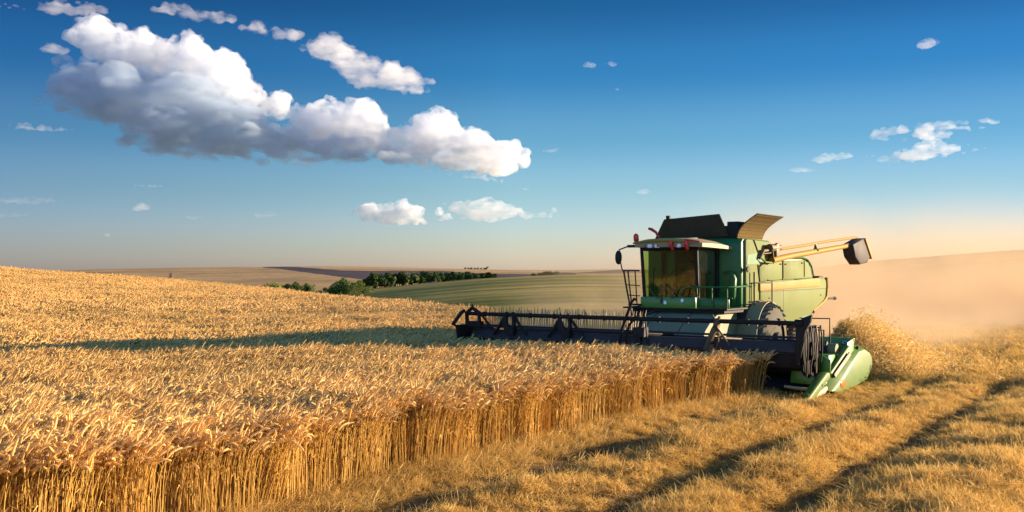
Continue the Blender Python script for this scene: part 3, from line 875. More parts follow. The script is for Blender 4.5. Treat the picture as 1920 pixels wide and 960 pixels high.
q.tube([(.85, -.25, 2.26), (1.9, -.25, 2.27)], .016, 6)
q.build('railing', M_GREEN, CB)
q = MB()
for a, b_, c in ((-.72, -.40, -.20), (.25, .05, -.12)):
    q.tube([(a, -.26, 2.6), ((a + b_) / 2, -.27, 2.42), (b_, -.26, 2.24)], .016, 6)
q.tube([(-.28, -.26, 2.1), (-.27, -.27, 2.62)], .024, 6); q.tube([(-.27, -.27, 2.66), (.12, -.27, 2.28)], .016, 6); q.tube([(.16, -.27, 2.26), (.05, -.27, 2.66)], .014, 6)
q.build('guard_rail', M_RUST, CB)
q = MB()    # handrail panel and ladder on the far side of the cab
q.tube([(-1.50, -.24, 3.05), (-1.42, -.24, 2.6), (-1.30, -.24, 2.05), (-1.18, -.28, 1.5), (-1.12, -.3, 1.1)], .026, 7)
q.tube([(-1.50, -.24, 3.04), (-.98, -.24, 3.04)], .022, 7)
for z in (2.62, 2.32): q.tube([(-1.42 + (2.62 - z) * .2, -.24, z), (-.96, -.24, z - .02)], .016, 6)
q.tube([(-1.36, -.24, 3.04), (-1.24, -.24, 2.06)], .020, 6); q.tube([(-1.12, -.24, 3.04), (-1.06, -.24, 2.06)], .018, 6)
q.box((-1.32, -.30, 2.02), (-.92, -.12, 2.07))
q.build('handrail', M_BLACK, CB)
q = MB(); q.tube([(-1.15, -.2, 2.0), (-1.05, -.45, 1.4), (-1.0, -.5, .8)], .02, 6); q.tube([(-.85, -.2, 2.0), (-.80, -.45, 1.4), (-.78, -.5, .8)], .02, 6)
for k in range(4): q.box((-1.10 + .03 * k, -.42 - .03 * k, 1.72 - .28 * k), (-.80 + .01 * k, -.24 - .03 * k, 1.75 - .28 * k))
q.build('ladder', M_BLACK, CB)
q = MB(); q.prism([(-.02, 2.0), (-.10, 1.3), (.45, 1.2), (.5, 1.98)], (-1.32, -.78)); q.build('battery_box', M_BLACK, CB, bevel=.02)
q = MB()
q.tube([(1.66, 1.62, 2.66), (1.80, 1.75, 2.68), (2.05, 2.2, 2.68), (2.05, 2.42, 2.68)], .02, 6)
q.tube([(1.66, 1.5, 2.12), (1.92, 1.7, 2.14), (2.05, 2.42, 2.14)], .02, 6)
q.tube([(2.05, 2.42, 1.9), (2.05, 2.42, 2.72), (1.95, 2.3, 2.76)], .024, 6); q.tube([(1.70, 1.9, 1.98), (1.70, 1.9, 3.0)], .03, 6)
q.build('access_rail', M_RUST, CB)
q = MB(); q.tube([(1.25, 1.33, 2.0), (1.32, 1.22, 2.4), (1.36, 1.2, 2.8), (1.28, 1.22, 2.98), (1.1, 1.24, 3.0), (.98, 1.26, 2.96)], [.09, .09, .08, .06, .03, .02], 8); q.build('intake_pipe', M_GREEN, CB)
q = MB(); q.tube([(1.64, 1.5, 3.08), (1.68, 1.5, 3.08)], .09, 12); q.build('side_lamp', M_BLACK, CB)

# ---- unloading auger folded back along the side
q = MB(); q.tube([(1.72, 3.3, 3.36), (1.75, 5.0, 3.52), (1.75, 11.2, 3.98)], [.10, .095, .085], 12); au = q.build('unloading_auger', M_YELLOW, CB)
q = MB(); q.tube([(1.70, 3.2, 3.66), (1.74, 5.5, 3.82), (1.74, 9.0, 4.10), (1.74, 12.3, 4.32)], .045, 8); q.build('support_rail', M_YELLOW, au)
q = MB(); q.prism([(11.0, 4.02), (12.35, 4.28), (13.25, 3.60), (12.9, 3.36), (11.95, 3.28), (11.3, 3.55)], (1.55, 2.0)); q.build('spout', M_DARK, au, bevel=.05)
q = MB(); q.prism([(12.40, 4.26), (12.52, 4.30), (13.45, 3.60), (13.3, 3.50)], (1.5, 2.06)); q.build('spout_flap', M_STRIPE, au, bevel=.02)
q = MB(); q.tube([(1.74, 12.28, 4.34), (1.74, 12.3, 4.1)], .05, 8); q.build('rail_bracket', M_DARK, au)
q = MB(); q.tube([(1.75, 7.4, 3.72), (1.75, 7.4, 3.80), (1.75, 7.4, 3.98)], [.14, .06, .03], 8); q.build('support_post', M_GREEN, au)
q = MB()
q.tube([(1.66, 2.4, 3.40), (1.72, 2.6, 3.64), (1.74, 3.3, 3.68)], .05, 7); q.tube([(1.74, 3.0, 3.72), (1.76, 3.9, 3.76)], [.14, .10], 8)
q.box((1.60, 3.35, 3.48), (1.86, 3.6, 3.86)); q.tube([(1.72, 3.75, 3.45), (1.72, 3.75, 3.9)], .05, 7); q.tube([(1.66, 2.7, 3.55), (1.80, 3.6, 3.62)], .03, 6); q.tube([(1.78, 3.2, 3.70), (1.78, 3.25, 3.42)], .03, 6)
q.build('pivot_joint', M_RUST, au, bevel=.01)
q = MB(); q.tube([(1.66, 2.75, 3.66), (1.70, 2.45, 3.42), (1.72, 2.72, 3.30), (1.74, 3.4, 3.28)], .03, 6); q.build('pivot_arm', M_PANEL, au)

# ---- feeder house and wheels
q = MB(); vs, fs = [], []
prof = [(1.3, 1.95), (.6, 1.93), (.0, 1.84), (-.5, 1.66), (-.95, 1.38), (-1.2, 1.02), (-1.25, .6)]
for i, (y, z) in enumerate(prof):
    w0 = -.62 - .55 * i / 6; w1 = 1.40
    vs += [(w0, y, z), (w1, y, z)]
for i in range(len(prof) - 1): fs.append((2 * i, 2 * i + 1, 2 * i + 3, 2 * i + 2))
n0 = len(vs); vs += [(-1.17, 1.3, .6), (1.35, 1.3, .6)]
fs += [tuple([2 * i for i in range(len(prof))] + [n0]), tuple([2 * i + 1 for i in range(len(prof))] + [n0 + 1])]
q.add(vs, fs); fh = q.build('feeder_house', M_FEED, CB, smooth=60)
q = MB()
for lx in (-.45, .62): q.tube([(lx, y - .004, z + .004) for y, z in prof[2:]], .010, 5)
q.build('panel_seam', M_DARK, fh)
q = MB(); q.tube([(-.4, .1, 1.98), (-1.0, -.6, 1.55), (-1.45, -1.1, 1.15)], .045, 6); q.build('lift_strut', M_DARK, fh)
def wheel(x0, x1, cy, r, name='wheel'):
    tire = MB(); n = 40
    w = [(x0, .60), (x0 + .02, .80), (x0 + .10, .955), (x0 + .22, .985), (x1 - .22, .985), (x1 - .10, .955), (x1 - .02, .80), (x1, .60)]
    vs, fs = [], []
    for k in range(n):
        a = 2 * math.pi * k / n
        for (x, f) in w: vs.append((x, cy + math.sin(a) * r * f, r + math.cos(a) * r * f))
    L = len(w)
    for k in range(n):
        for i in range(L - 1):
            fs.append((k * L + i, k * L + i + 1, ((k + 1) % n) * L + i + 1, ((k + 1) % n) * L + i))
    tire.add(vs, fs)
    wh = tire.build(name, M_RUBBER, CB)
    lug = MB(); xm = (x0 + x1) / 2; nl = 26
    for k in range(nl):
        for sgn in (0, 1):
            a = 2 * math.pi * (k + .5 * sgn) / nl
            pts = []
            for t in np.linspace(0, 1, 4):
                x = xm + (x1 - xm - .02) * t if sgn else xm - (xm - x0 - .02) * t
                aa = a + .22 * t; rr = r * (.99 - .06 * max(0, t - .7) / .3)
                pts.append((x, cy + math.sin(aa) * rr, r + math.cos(aa) * rr))
            lug.tube(pts, .034, 5)
    lug.build('tread', M_LUG, wh)
    rim = MB(); rim.tube([(x0 + .08, cy, r), (x1 - .06, cy, r)], r * .60, 28)
    xo = x1 if x0 > 0 else x0
    rim.tube([(xo - .02, cy, r), (xo + .06 * (1 if x0 > 0 else -1), cy, r)], r * .2, 14)
    rim.build('rim', M_RUBBER, wh)
    return wh
wheel(1.42, 2.24, 2.35, 1.02); wheel(-2.24, -1.42, 2.35, 1.02)
wheel(1.0, 1.5, 6.6, .66); wheel(-1.5, -1.0, 6.6, .66)
q = MB(); vs, fs = [], []
for i in range(15):
    a = R(-62) + R(150) * i / 14
    for rr in (1.12, 1.17):
        for x in (1.38, 1.62): vs.append((x, 2.35 + rr * math.sin(a) * 1.05, 1.0 + rr * math.cos(a)))
for i in range(14):
    a = 4 * i
    fs += [(a, a + 1, a + 5, a + 4), (a + 2, a + 6, a + 7, a + 3), (a, a + 4, a + 6, a + 2), (a + 1, a + 3, a + 7, a + 5)]
q.add(vs, fs); q.build('wheel_arch', M_DARK, CB)

q = MB(); vs, fs = [], []
for i in range(13):      # curved guard over the front of the near wheel
    a = R(-100) + R(165) * i / 12
    for rr in (1.09, 1.115):
        for x in (1.385, 2.02): vs.append((x, 2.35 + rr * math.sin(a) * 1.02, 1.02 + rr * math.cos(a)))
for i in range(12):
    a = 4 * i
    fs += [(a, a + 1, a + 5, a + 4), (a + 2, a + 6, a + 7, a + 3), (a, a + 4, a + 6, a + 2), (a + 1, a + 3, a + 7, a + 5)]
fs += [(0, 2, 3, 1), (48, 49, 51, 50)]
q.add(vs, fs); q.build('wheel_guard', M_FEED, CB)
# ---- header with its reel
HL, HR = -5.25, 4.75
q = MB()
q.prism([(-.95, .28), (-.95, 1.22), (-1.05, 1.26), (-1.15, 1.1), (-1.3, .42), (-2.35, .20), (-2.4, .14), (-1.0, .16)], (HL, HR))
hdr = q.build('header', M_BLACK, CB, bevel=.01)
q = MB(); q.tube([(HL + .1, -1.6, .68), (HR - .1, -1.6, .68)], .26, 14); q.build('intake_auger', M_DARK, hdr)
q = MB(); q.tube([(HL, -2.98, 1.78), (-2, -3.0, 1.775), (1.5, -3.0, 1.775), (4.72, -3.0, 1.78)], .058, 10)
for k in range(12): q.tube([(-4.6 + .8 * k, -3.0, 1.775), (-4.55 + .8 * k, -3.0, 1.775)], .078, 10)
q.build('reel_tube', M_BLACK, hdr)
q = MB(); q.prism([(-2.98, 1.06), (-3.02, 1.10), (-2.90, 1.33), (-2.84, 1.34)], (HL + .15, 4.70)); q.build('reel_bat', M_DARK, hdr, bevel=.01)
q = MB(); q.prism([(-2.70, .62), (-2.86, .70), (-2.90, 1.04), (-2.6, 1.06), (-2.4, .8)], (HL + .12, 4.70)); q.build('reel_bat', M_BLACK, hdr, bevel=.02)
q = MB(); q.tube([(HL + .1, -2.95, 1.42), (.3, -2.95, 1.41)], .026, 7); q.tube([(HL + .2, -2.4, 1.42), (4.6, -2.4, 1.40)], .03, 7); q.tube([(HL + .2, -2.2, 1.05), (4.6, -2.2, 1.05)], .05, 8); q.build('tine_bar', M_DARK, hdr)
tm = None
rt = random.Random(9)
for k in range(84):
    lx = -5.0 + k * .0635
    if tm is None:
        q = MB(); q.tube([(0, 0, -.02), (.0, .012, .22), (.02, .0, .45), (.05, -.06, .575)], [.017, .017, .014, .009], 5)
        t = q.build('tine', M_TINE, hdr); tm = t
    else:
        t = tm.copy(); COL.objects.link(t); t.parent = hdr
    t.location = (lx, -2.4, 1.40)
    t.rotation_euler = (rt.gauss(0, .05), rt.gauss(.02, .05), rt.gauss(0, .4))
    s = rt.uniform(.9, 1.05); t.scale = (1, 1, s)
def reel_support(lx, mat=M_BLACK, w=.36):
    q = MB()
    q.tube([(lx - .08, -2.98, 1.84), (lx - .30, -3.02, 1.45), (lx - .52 * w / .36, -3.02, 1.20)], [.05, .055, .035], 6)
    q.tube([(lx + .12, -2.98, 1.84), (lx + .34, -3.0, 1.55), (lx + .62 * w / .36, -3.02, 1.22)], [.05, .045, .03], 6)
    q.prism([(lx - .14, 1.83), (lx - .05, 1.86), (lx - .03, 1.55), (lx + .10, 1.36), (lx + .16, 1.55), (lx + .12, 1.84), (lx + .2, 1.85), (lx + .24, 1.5), (lx + .12, 1.2), (lx - .06, 1.24), (lx - .20, 1.5)], (-3.06, -2.98), axis=1)
    q.tube([(lx + .10, -3.02, 1.35), (lx + .10, -2.4, 1.2), (lx + .08, -1.1, 1.2)], .045, 6)
    q.box((lx - .02, -3.1, 1.20), (lx + .22, -2.9, 1.42))
    return q.build('reel_support', mat, hdr)
for lx in (-3.72, -1.85): reel_support(lx)
q = MB(); q.tube([(2.72, -3.06, 1.90), (2.58, -3.08, 1.55), (2.35, -3.08, 1.05)], [.03, .09, .075], 8); q.tube([(2.52, -3.05, 1.92), (2.66, -3.05, 1.72)], .03, 6); q.tube([(2.66, -3.08, 1.62), (2.98, -3.05, 1.18)], .024, 6)
q.tube([(2.68, -3.08, 1.6), (2.72, -3.14, 1.3), (2.62, -3.16, .98), (2.45, -3.12, .92)], .018, 6); q.tube([(2.55, -3.05, 1.6), (2.5, -2.4, 1.3), (2.5, -1.1, 1.2)], .05, 6); q.box((2.38, -3.12, .95), (2.58, -2.98, 1.2)); q.tube([(2.60, -3.10, 1.70), (2.72, -3.10, 1.68)], .09, 8)
q.build('reel_support', M_RUST, hdr)
q = MB(); q.tube([(.42, -3.05, 2.26), (.36, -3.08, 2.30), (.28, -3.08, 2.22), (.0, -3.1, 1.5), (-.12, -3.1, .95)], .04, 7); q.tube([(.40, -3.05, 1.85), (.2, -3.08, 1.6), (.05, -3.08, 1.1)], .035, 6)
q.tube([(.5, -2.9, 1.7), (.42, -3.0, 1.35), (.5, -3.0, 1.0)], .07, 7); q.tube([(.62, -3.0, 1.85), (.72, -3.02, 1.1)], .02, 6); q.box((.30, -3.05, 1.3), (.62, -2.8, 1.55)); q.tube([(.3, -2.9, 1.4), (.5, -1.1, 1.25)], .05, 6)
q.build('reel_support', M_BLACK, hdr)
# far end shield
q = MB(); q.prism([(-3.62, 1.50), (-3.42, 1.40), (-3.25, .60), (-1.2, .45), (-1.2, 1.2), (-2.3, 1.46), (-3.4, 1.46)], (HL - .08, HL)); q.build('end_shield', M_BLACK, hdr, bevel=.01)
q = MB(); q.tube([(HL - .04, -3.58, 1.48), (HL - .04, -3.2, 1.80), (HL - .04, -3.05, 1.86)], .055, 6)
q.tube([(HL, -2.95, 1.44), (HL + .02, -3.0, 1.80), (HL + .22, -3.0, 1.95), (HL + .46, -3.0, 1.82), (HL + .50, -3.0, 1.40)], .06, 6); q.tube([(HL + .22, -3.0, 1.93), (HL + .22, -3.0, 2.06)], .02, 6)
q.box((HL + .02, -3.05, 1.40), (HL + .5, -2.8, 1.56)); q.tube([(HL + .55, -3.0, 1.76), (HL + .95, -3.0, 1.36)], .035, 6); q.tube([(HL - .02, -3.3, 1.42), (HL - .1, -3.4, .7)], .03, 6)
q.build('end_bracket', M_BLACK, hdr)
# near end: drive, hoses, guards, dividers
q = MB(); q.prism([(4.62, 1.28), (4.62, 1.74), (4.80, 1.92), (5.02, 2.0), (4.98, 1.82), (4.86, 1.6), (4.78, 1.2), (4.7, .8), (4.6, .8)], (-3.05, -2.95), axis=1); q.tube([(4.60, -3.0, 1.78), (4.80, -3.0, 1.78)], .10, 10); q.build('end_bracket', M_BLACK, hdr, bevel=.012)
q = MB(); q.prism([(-2.95, .65), (-2.95, 1.5), (-2.7, 1.72), (-1.9, 1.70), (-1.8, .5), (-2.4, .4)], (4.72, 4.78)); q.tube([(4.6, -2.4, 1.1), (4.86, -2.4, 1.1)], .22, 16); q.tube([(4.6, -2.2, .72), (4.85, -2.2, .72)], .15, 14); q.build('drive_plate', M_PIT, hdr, bevel=.01)
for i, (px_, py_, mt) in enumerate(((4.84, -2.9, M_BLACK), (4.86, -2.66, M_HOSE), (4.90, -2.38, M_RUST), (4.92, -2.10, M_BLACK))):
    q = MB(); b_ = .03 * math.sin(i * 2.1)
    q.tube([(px_ - .06, py_ + .15, 1.66), (px_, py_, 1.70), (px_ + .05, py_ - .04, 1.4), (px_ + .03 + b_, py_, 1.05), (px_ - .02, py_ + .06, .75), (px_ - .04, py_ + .1, .5)], .02, 7); q.build('hose', mt, hdr)
q = MB(); q.tube([(4.3, -1.8, 1.85), (5.05, -1.8, 1.86), (5.05, -1.8, 1.25)], .018, 6); q.tube([(4.55, -1.8, 1.85), (4.55, -1.8, 1.3)], .02, 6); q.tube([(4.72, -2.0, 1.58), (4.95, -1.95, 1.58), (4.95, -1.95, 1.2)], .022, 6); q.tube([(4.5, -2.3, 1.70), (4.95, -2.3, 1.66), (4.95, -2.3, 1.1)], .024, 6); q.build('guard_frame', M_BLACK, hdr)
q = MB(); q.prism([(4.05, .74), (4.05, 1.30), (5.14, 1.29), (5.06, .62)], (-.08, 0), axis=1); q.prism([(-.7, .55), (-.55, 1.2), (0., 1.29), (0., .6)], (5.06, 5.12)); bp_ = q.build('back_plate', M_BRIGHT, hdr, bevel=.012)
q = MB(); q.box((4.82, -.092, 1.12), (5.06, -.083, 1.24)); dc = q.build('sticker', M_DECAL, hdr)
q = MB()
for i, (a, b_, c, d) in enumerate(((4.84, .03, 1.19, .03), (4.885, .02, 1.19, .03), (4.92, .045, 1.19, .03), (4.98, .05, 1.185, .035), (4.84, .06, 1.14, .03), (4.92, .03, 1.14, .03), (4.965, .07, 1.14, .025))): q.box((a, -.098, c), (a + b_, -.0935, c + d))
q.build('sticker_print', M_DECALW, hdr)
q = MB(); q.tube([(3.7, -.9, 1.06), (4.95, -.9, 1.04)], .15, 14); q.build('cross_roller', paint('olive_roller', (.16, .14, .06), .6, dust=.7, dust_col=(.30, .24, .11), scale=5), hdr)
q = MB(); q.prism([(4.30, .42), (4.35, .74), (4.58, .74), (4.62, .52), (4.95, .46), (4.92, .30), (4.3, .30)], (-2.5, -2.3), axis=1); q.box((4.62, -1.7, .50), (5.0, -1.2, .95)); q.prism([(4.85, .5), (4.85, 1.0), (5.1, .85), (5.08, .5)], (-1.9, -1.84), axis=1); q.box((4.5, -2.3, .26), (5.05, -1.0, .34)); q.build('gearbox_guard', M_BRIGHT, hdr, bevel=.025)
q = MB(); q.tube([(4.2, -2.6, .22), (4.9, -2.75, .2)], .04, 6); q.build('knife_guard', M_SKID, hdr)
# upper green channel leaning against the shell
def lath(b_, p0, p1, w, h, tilt=0.):
    p0, p1 = Vector(p0), Vector(p1); d = (p1 - p0); L = d.length; d.normalize()
    sx = d.cross(Vector((0, 0, 1))).normalized(); up = sx.cross(d)
    sx2 = sx * math.cos(tilt) + up * math.sin(tilt); up2 = up * math.cos(tilt) - sx * math.sin(tilt)
    M = Matrix((( sx2.x, d.x, up2.x, p0.x), (sx2.y, d.y, up2.y, p0.y), (sx2.z, d.z, up2.z, p0.z), (0, 0, 0, 1)))
    b_.box((-w / 2, 0, -h / 2), (w / 2, L, h / 2), M)
q = MB(); lath(q, (5.02, -1.85, .50), (5.10, -.52, 1.10), .16, .10, .3); q.build('divider_arm', M_SHELL, hdr, bevel=.04, seg=3)
q = MB(); lath(q, (5.12, -1.70, .45), (5.14, -.45, .92), .05, .10, .3); q.build('divider_arm', M_RUST, hdr, bevel=.01)
q = MB(); q.prism([(-3.74, .03), (-3.70, .13), (-2.35, .60), (-2.12, .58), (-2.10, .44), (-3.30, .03)], (4.94, 5.16)); nz = q.build('divider_nose', M_SHELL, hdr, bevel=.045, seg=3)
q = MB(); q.tube([(5.165, -2.75, .33), (5.172, -2.75, .33)], .035, 8); q.build('bolt', M_DECAL, nz)
q = MB(); q.tube([(5.0, -3.1, .04), (5.05, -2.4, .16), (5.0, -1.8, .20)], [.05, .09, .06], 7); q.build('skid', M_SKID, hdr)
# big rounded divider shell
sh = MB()
outer = [(-2.16, .12), (-1.55, .0), (-.2, .05), (.85, .14), (1.35, .42), (1.38, .66), (1.14, .84), (.72, .96), (.40, 1.0)]
inner = [(-2.30, .18), (-2.05, .36), (-1.55, .60), (-1.0, .82), (-.45, 1.02), (.0, 1.08), (.42, 1.05)]
ring_o = [(-2.16, .12), (-1.55, .0), (-.2, .05), (.85, .14), (1.35, .42), (1.38, .66), (1.14, .84), (.62, .97), (.15, .93), (-.55, .66), (-1.3, .36)]
ring_i = [(-2.40, .16), (-1.60, .0), (-.2, .05), (.85, .14), (1.35, .42), (1.40, .70), (1.16, .93), (.62, 1.07), (-.05, 1.08), (-.95, .84), (-1.75, .50)]
vs = [(5.22, y, z) for y, z in ring_o] + [(5.02, y, z) for y, z in ring_i] + [(4.86, y, z) for y, z in ring_i]
n = len(ring_o)
fs = [tuple(range(n)), tuple(range(3 * n - 1, 2 * n - 1, -1))]
for l in (0, 1):
    for i in range(n): fs.append((l * n + i, (l + 1) * n + i, (l + 1) * n + (i + 1) % n, l * n + (i + 1) % n))
sh.add(vs, fs); shell = sh.build('crop_divider', M_SHELL, hdr, bevel=.045, seg=3, smooth=40)
q = MB(); q.prism([(-1.32 + .21 * math.cos(a), .235 + .11 * math.sin(a)) for a in np.linspace(0, 6.283, 19)[:-1]], (5.215, 5.235)); q.build('reflector', M_ORANGE, hdr, bevel=.006)
q = MB(); q.box((5.215, 1.14, .36), (5.228, 1.2, .50)); q.tube([(5.10, .2, 1.02), (5.16, .22, 1.0)], .06, 8); q.build('rubber_stop', M_BLACK, hdr)
# ================================================================= trees in the valley
def leaf_mat(name, c0, c1):
    m, nt, b, out = new_mat(name)
    a = node(nt, 'ShaderNodeAttribute', attribute_name='tint')
    r = ramp(nt, a.outputs['Fac'], [(0, c0), (1, c1)])
    oi = node(nt, 'ShaderNodeObjectInfo')
    v = ramp(nt, oi.outputs['Random'], [(0, (.7, .75, .7)), (1, (1.25, 1.15, 1.0))])
    nt.links.new(mixc(nt, 1., r.outputs[0], v.outputs[0], 'MULTIPLY'), b.inputs['Base Color'])
    b.inputs['Roughness'].default_value = .7; b.inputs['Specular IOR Level'].default_value = .2
    return m
M_LEAF = leaf_mat('tree_leaf', (.034, .060, .015), (.14, .18, .045))
M_LEAF2 = leaf_mat('bush_leaf', (.05, .08, .012), (.16, .19, .035))
m, nt, b, out = new_mat('bark'); n_ = noise(nt, 3, 5, .6, stretch=(1, 1, .2))
nt.links.new(ramp(nt, n_.outputs[0], [(.3, (.03, .022, .014)), (.7, (.10, .075, .05))]).outputs[0], b.inputs['Base Color']); b.inputs['Roughness'].default_value = .95
M_BARK = m

def crown_mesh(rg, h, w, n, size, base=.12):
    """leaf clumps through an uneven volume of several lobes"""
    lobes = []
    for k in range(rg.randint(5, 8)):
        t = rg.uniform(.25, .92)
        lobes.append((Vector((rg.gauss(0, .25) * w, rg.gauss(0, .25) * w, h * t)), w * rg.uniform(.24, .42) * (1.15 - .55 * t), rg.uniform(.7, 1.2)))
    vs, fs, ti = [], [], []
    for k in range(n):
        c, r, s = rg.choice(lobes)
        d = Vector((rg.gauss(0, 1), rg.gauss(0, 1), rg.gauss(0, 1))).normalized()
        p = c + Vector((d.x, d.y, d.z * s)) * r * rg.random() ** .35
        p.z = max(p.z, h * base * rg.uniform(.5, 1.3))
        u = Vector((rg.gauss(0, 1), rg.gauss(0, 1), rg.gauss(0, 1))).normalized(); v = u.orthogonal().normalized()
        z = size * rg.uniform(.6, 1.4); b0 = len(vs)
        vs += [p - u * z, p + v * z * .7, p + u * z, p - v * z * .7]
        fs.append((b0, b0 + 1, b0 + 2, b0 + 3)); ti += [min(1, max(0, rg.gauss(.45, .28)))] * 4
    return vs, fs, ti

def make_tree(name, rg, h, w, n, mat):
    root = empty(name)
    vs, fs, ti = crown_mesh(rg, h, w, n, h * .045)
    o = mesh_obj('crown', vs, fs, mat, root)
    a = o.data.attributes.new('tint', 'FLOAT', 'POINT'); a.data.foreach_set('value', ti)
    q = MB(); q.tube([(0, 0, -.5), (.05, .02, h * .3), (.0, .05, h * .55), (.1, 0, h * .8)], [h * .035, h * .026, h * .016, h * .006], 7)
    for k in range(4):
        az = rg.uniform(0, 6.28); z0 = h * rg.uniform(.25, .5)
        q.tube([(0, 0, z0), (math.cos(az) * w * .18, math.sin(az) * w * .18, z0 + h * .14), (math.cos(az) * w * .3, math.sin(az) * w * .3, z0 + h * .24)], [h * .016, h * .01, h * .004], 5)
    q.build('trunk', M_BARK, root)
    return root
def copy_tree(o, first):
    if first: return o
    c = o.copy(); COL.objects.link(c)
    for ch in list(o.children):
        d = ch.copy(); COL.objects.link(d); d.parent = c
    return c
rg = random.Random(21)
TREES = [make_tree('broadleaf_tree', rg, 7.2, 5.2, 2600, M_LEAF) for _ in range(5)]
BUSH = [make_tree('shrub', rg, 3.6, 4.6, 2200, M_LEAF2) for _ in range(4)]
SEEN = set()
bpy.context.view_layer.update()
DG = bpy.context.evaluated_depsgraph_get()
def drop(x, y):
    """height of the highest hill or field sheet at a point"""
    best = -17.
    for o in S.objects:
        if o.type == 'MESH' and o.name.split('.')[0] in ('hill', 'terrain'):
            hit, loc, nrm, _ = o.ray_cast(Vector((x, y, 400)), Vector((0, 0, -1)))
            if hit: best = max(best, loc.z)
    return best
def plant(src, px, D, scale, label, cat, group, wide=1.):
    x = (px - 960) / F_PX * D
    o = copy_tree(src, src.name not in SEEN); SEEN.add(src.name)
    o.location = (x, D, drop(x, D) - .3); o.rotation_euler = (0, 0, rg.uniform(0, 6.28)); o.scale = (scale * wide, scale * wide, scale)
    tag(o, label, cat, group)
    return o
G = 'trees and shrubs of the valley hedgerow'
# the loose left end: single bushes one can tell apart
lone = [(512, 1, 1.5, 'lowest dark shrub at the far left tip of the valley hedgerow', 1.1), (524, 2, 1.45, 'small dark shrub second from the left tip of the valley hedgerow', 1.), (536, 0, 1.4, 'shrub between the left tip of the hedgerow and the first round bush', 1.1),
        (549, 3, 1.55, 'first rounded green bush of the hedgerow, beyond the golden ridge', 1.), (567, 1, 1.05, 'brighter low green bush just left of a taller pointed one', 1.2), (582, 2, 1.45, 'narrow pointed bright green tree standing low beside the gold ridge', .6),
        (603, 0, .62, 'low brownish scrub in the gap of the hedgerow', 1.3), (618, 1, .8, 'small scrub against the tan hill, left of the big round tree', 1.2), (637, 3, 1.75, 'largest round single tree of the hedgerow, standing before the tan hill', 1.05), (659, 2, 1.25, 'small round bush just right of the largest single tree', 1.), (680, 0, 1.45, 'broad bush beside the left end of the dense tree row', 1.)]
for px, k, s, lab, wd in lone:
    plant(BUSH[k], px, 400 + rg.uniform(-8, 8), s * 1.0, lab, 'tree', G, wd)
px = 694.
while px < 930:
    f = (px - 694) / 211
    D = 452 + 40 * f + rg.uniform(-6, 8)
    s = (.95 - .48 * f) * rg.uniform(.86, 1.14)
    plant(TREES[rg.randrange(5)], px, D, s, 'dark green broadleaf tree in the dense row along the hill crest', 'tree', 'dense dark row of trees along the hill crest', rg.uniform(.85, 1.1))
    px += rg.uniform(3.3, 4.9) * (1.05 - .35 * f)
for px_, s in ((1000, .4), (1012, .42), (1024, .55), (1034, .6), (1044, .5)):
    plant(BUSH[rg.randrange(4)], px_, 470, s, 'tiny dark bush in the small clump on the crest right of the tree row', 'tree', 'small clump of bushes on the crest', 1.3)
for k, px_ in enumerate((872, 878, 884, 890, 896, 902, 908, 913)):
    plant(TREES[k % 5], px_, 1880, .5 if k < 7 else .8, 'hazy far tree in the little row on the skyline', 'tree', 'little row of trees on the skyline', 1.6)
# ================================================================= straw heap and dust behind the machine
u_h = np.linspace(2.8, 7.2, 50) ; v_h = np.linspace(.2, 7.4, 70)
U, V = np.meshgrid(u_h, v_h)
def heap(U, V):      # machine coordinates: across, behind
    c = 4.0
    top = 1.36 * np.clip((V - 1.6 + .9 * np.clip(U - 5.45, 0, 2)) / 1.6, 0, 1) * np.clip((7.2 - V) / 2.6, 0, 1)
    s = np.clip(1 - (np.maximum(U - c, 0) / (2.5)), 0, 1)
    return top * np.clip((U - 2.9) / 1.0, 0, 1) * s ** 1.2 * (.8 + .4 * fbm(U * 1.4, V * 1.4, 3))
O = np.array(CB.location[:2])
def m2w(U, V): return O[0] + ROWN[0] * U + ROWT[0] * V, O[1] + ROWN[1] * U + ROWT[1] * V
XH, YH = m2w(U, V)
ZH = heap(U, V)
tag(grid_mesh('straw', XH, YH, ZH - .02, M_SOIL), 'heap of golden straw and chaff thrown out behind the green divider', None, None, 'stuff')
n = 5200
uu = nr.uniform(3.0, 6.9, n); vv = nr.uniform(.3, 7.3, n)
zz = heap(uu, vv); k = zz > .05
uu, vv, zz = uu[k], vv[k], zz[k]
X_, Y_ = m2w(uu, vv)
chaff_p = [stub_tuft(rng, .16, 90, .05, .15, .0055, 'straw_tuft', .7) for _ in range(4)]
put('straw', X_, Y_, zz - .02, chaff_p, .7, 1.3, .5, 'loose straw tumbling over the heap behind the divider', M_STUB)

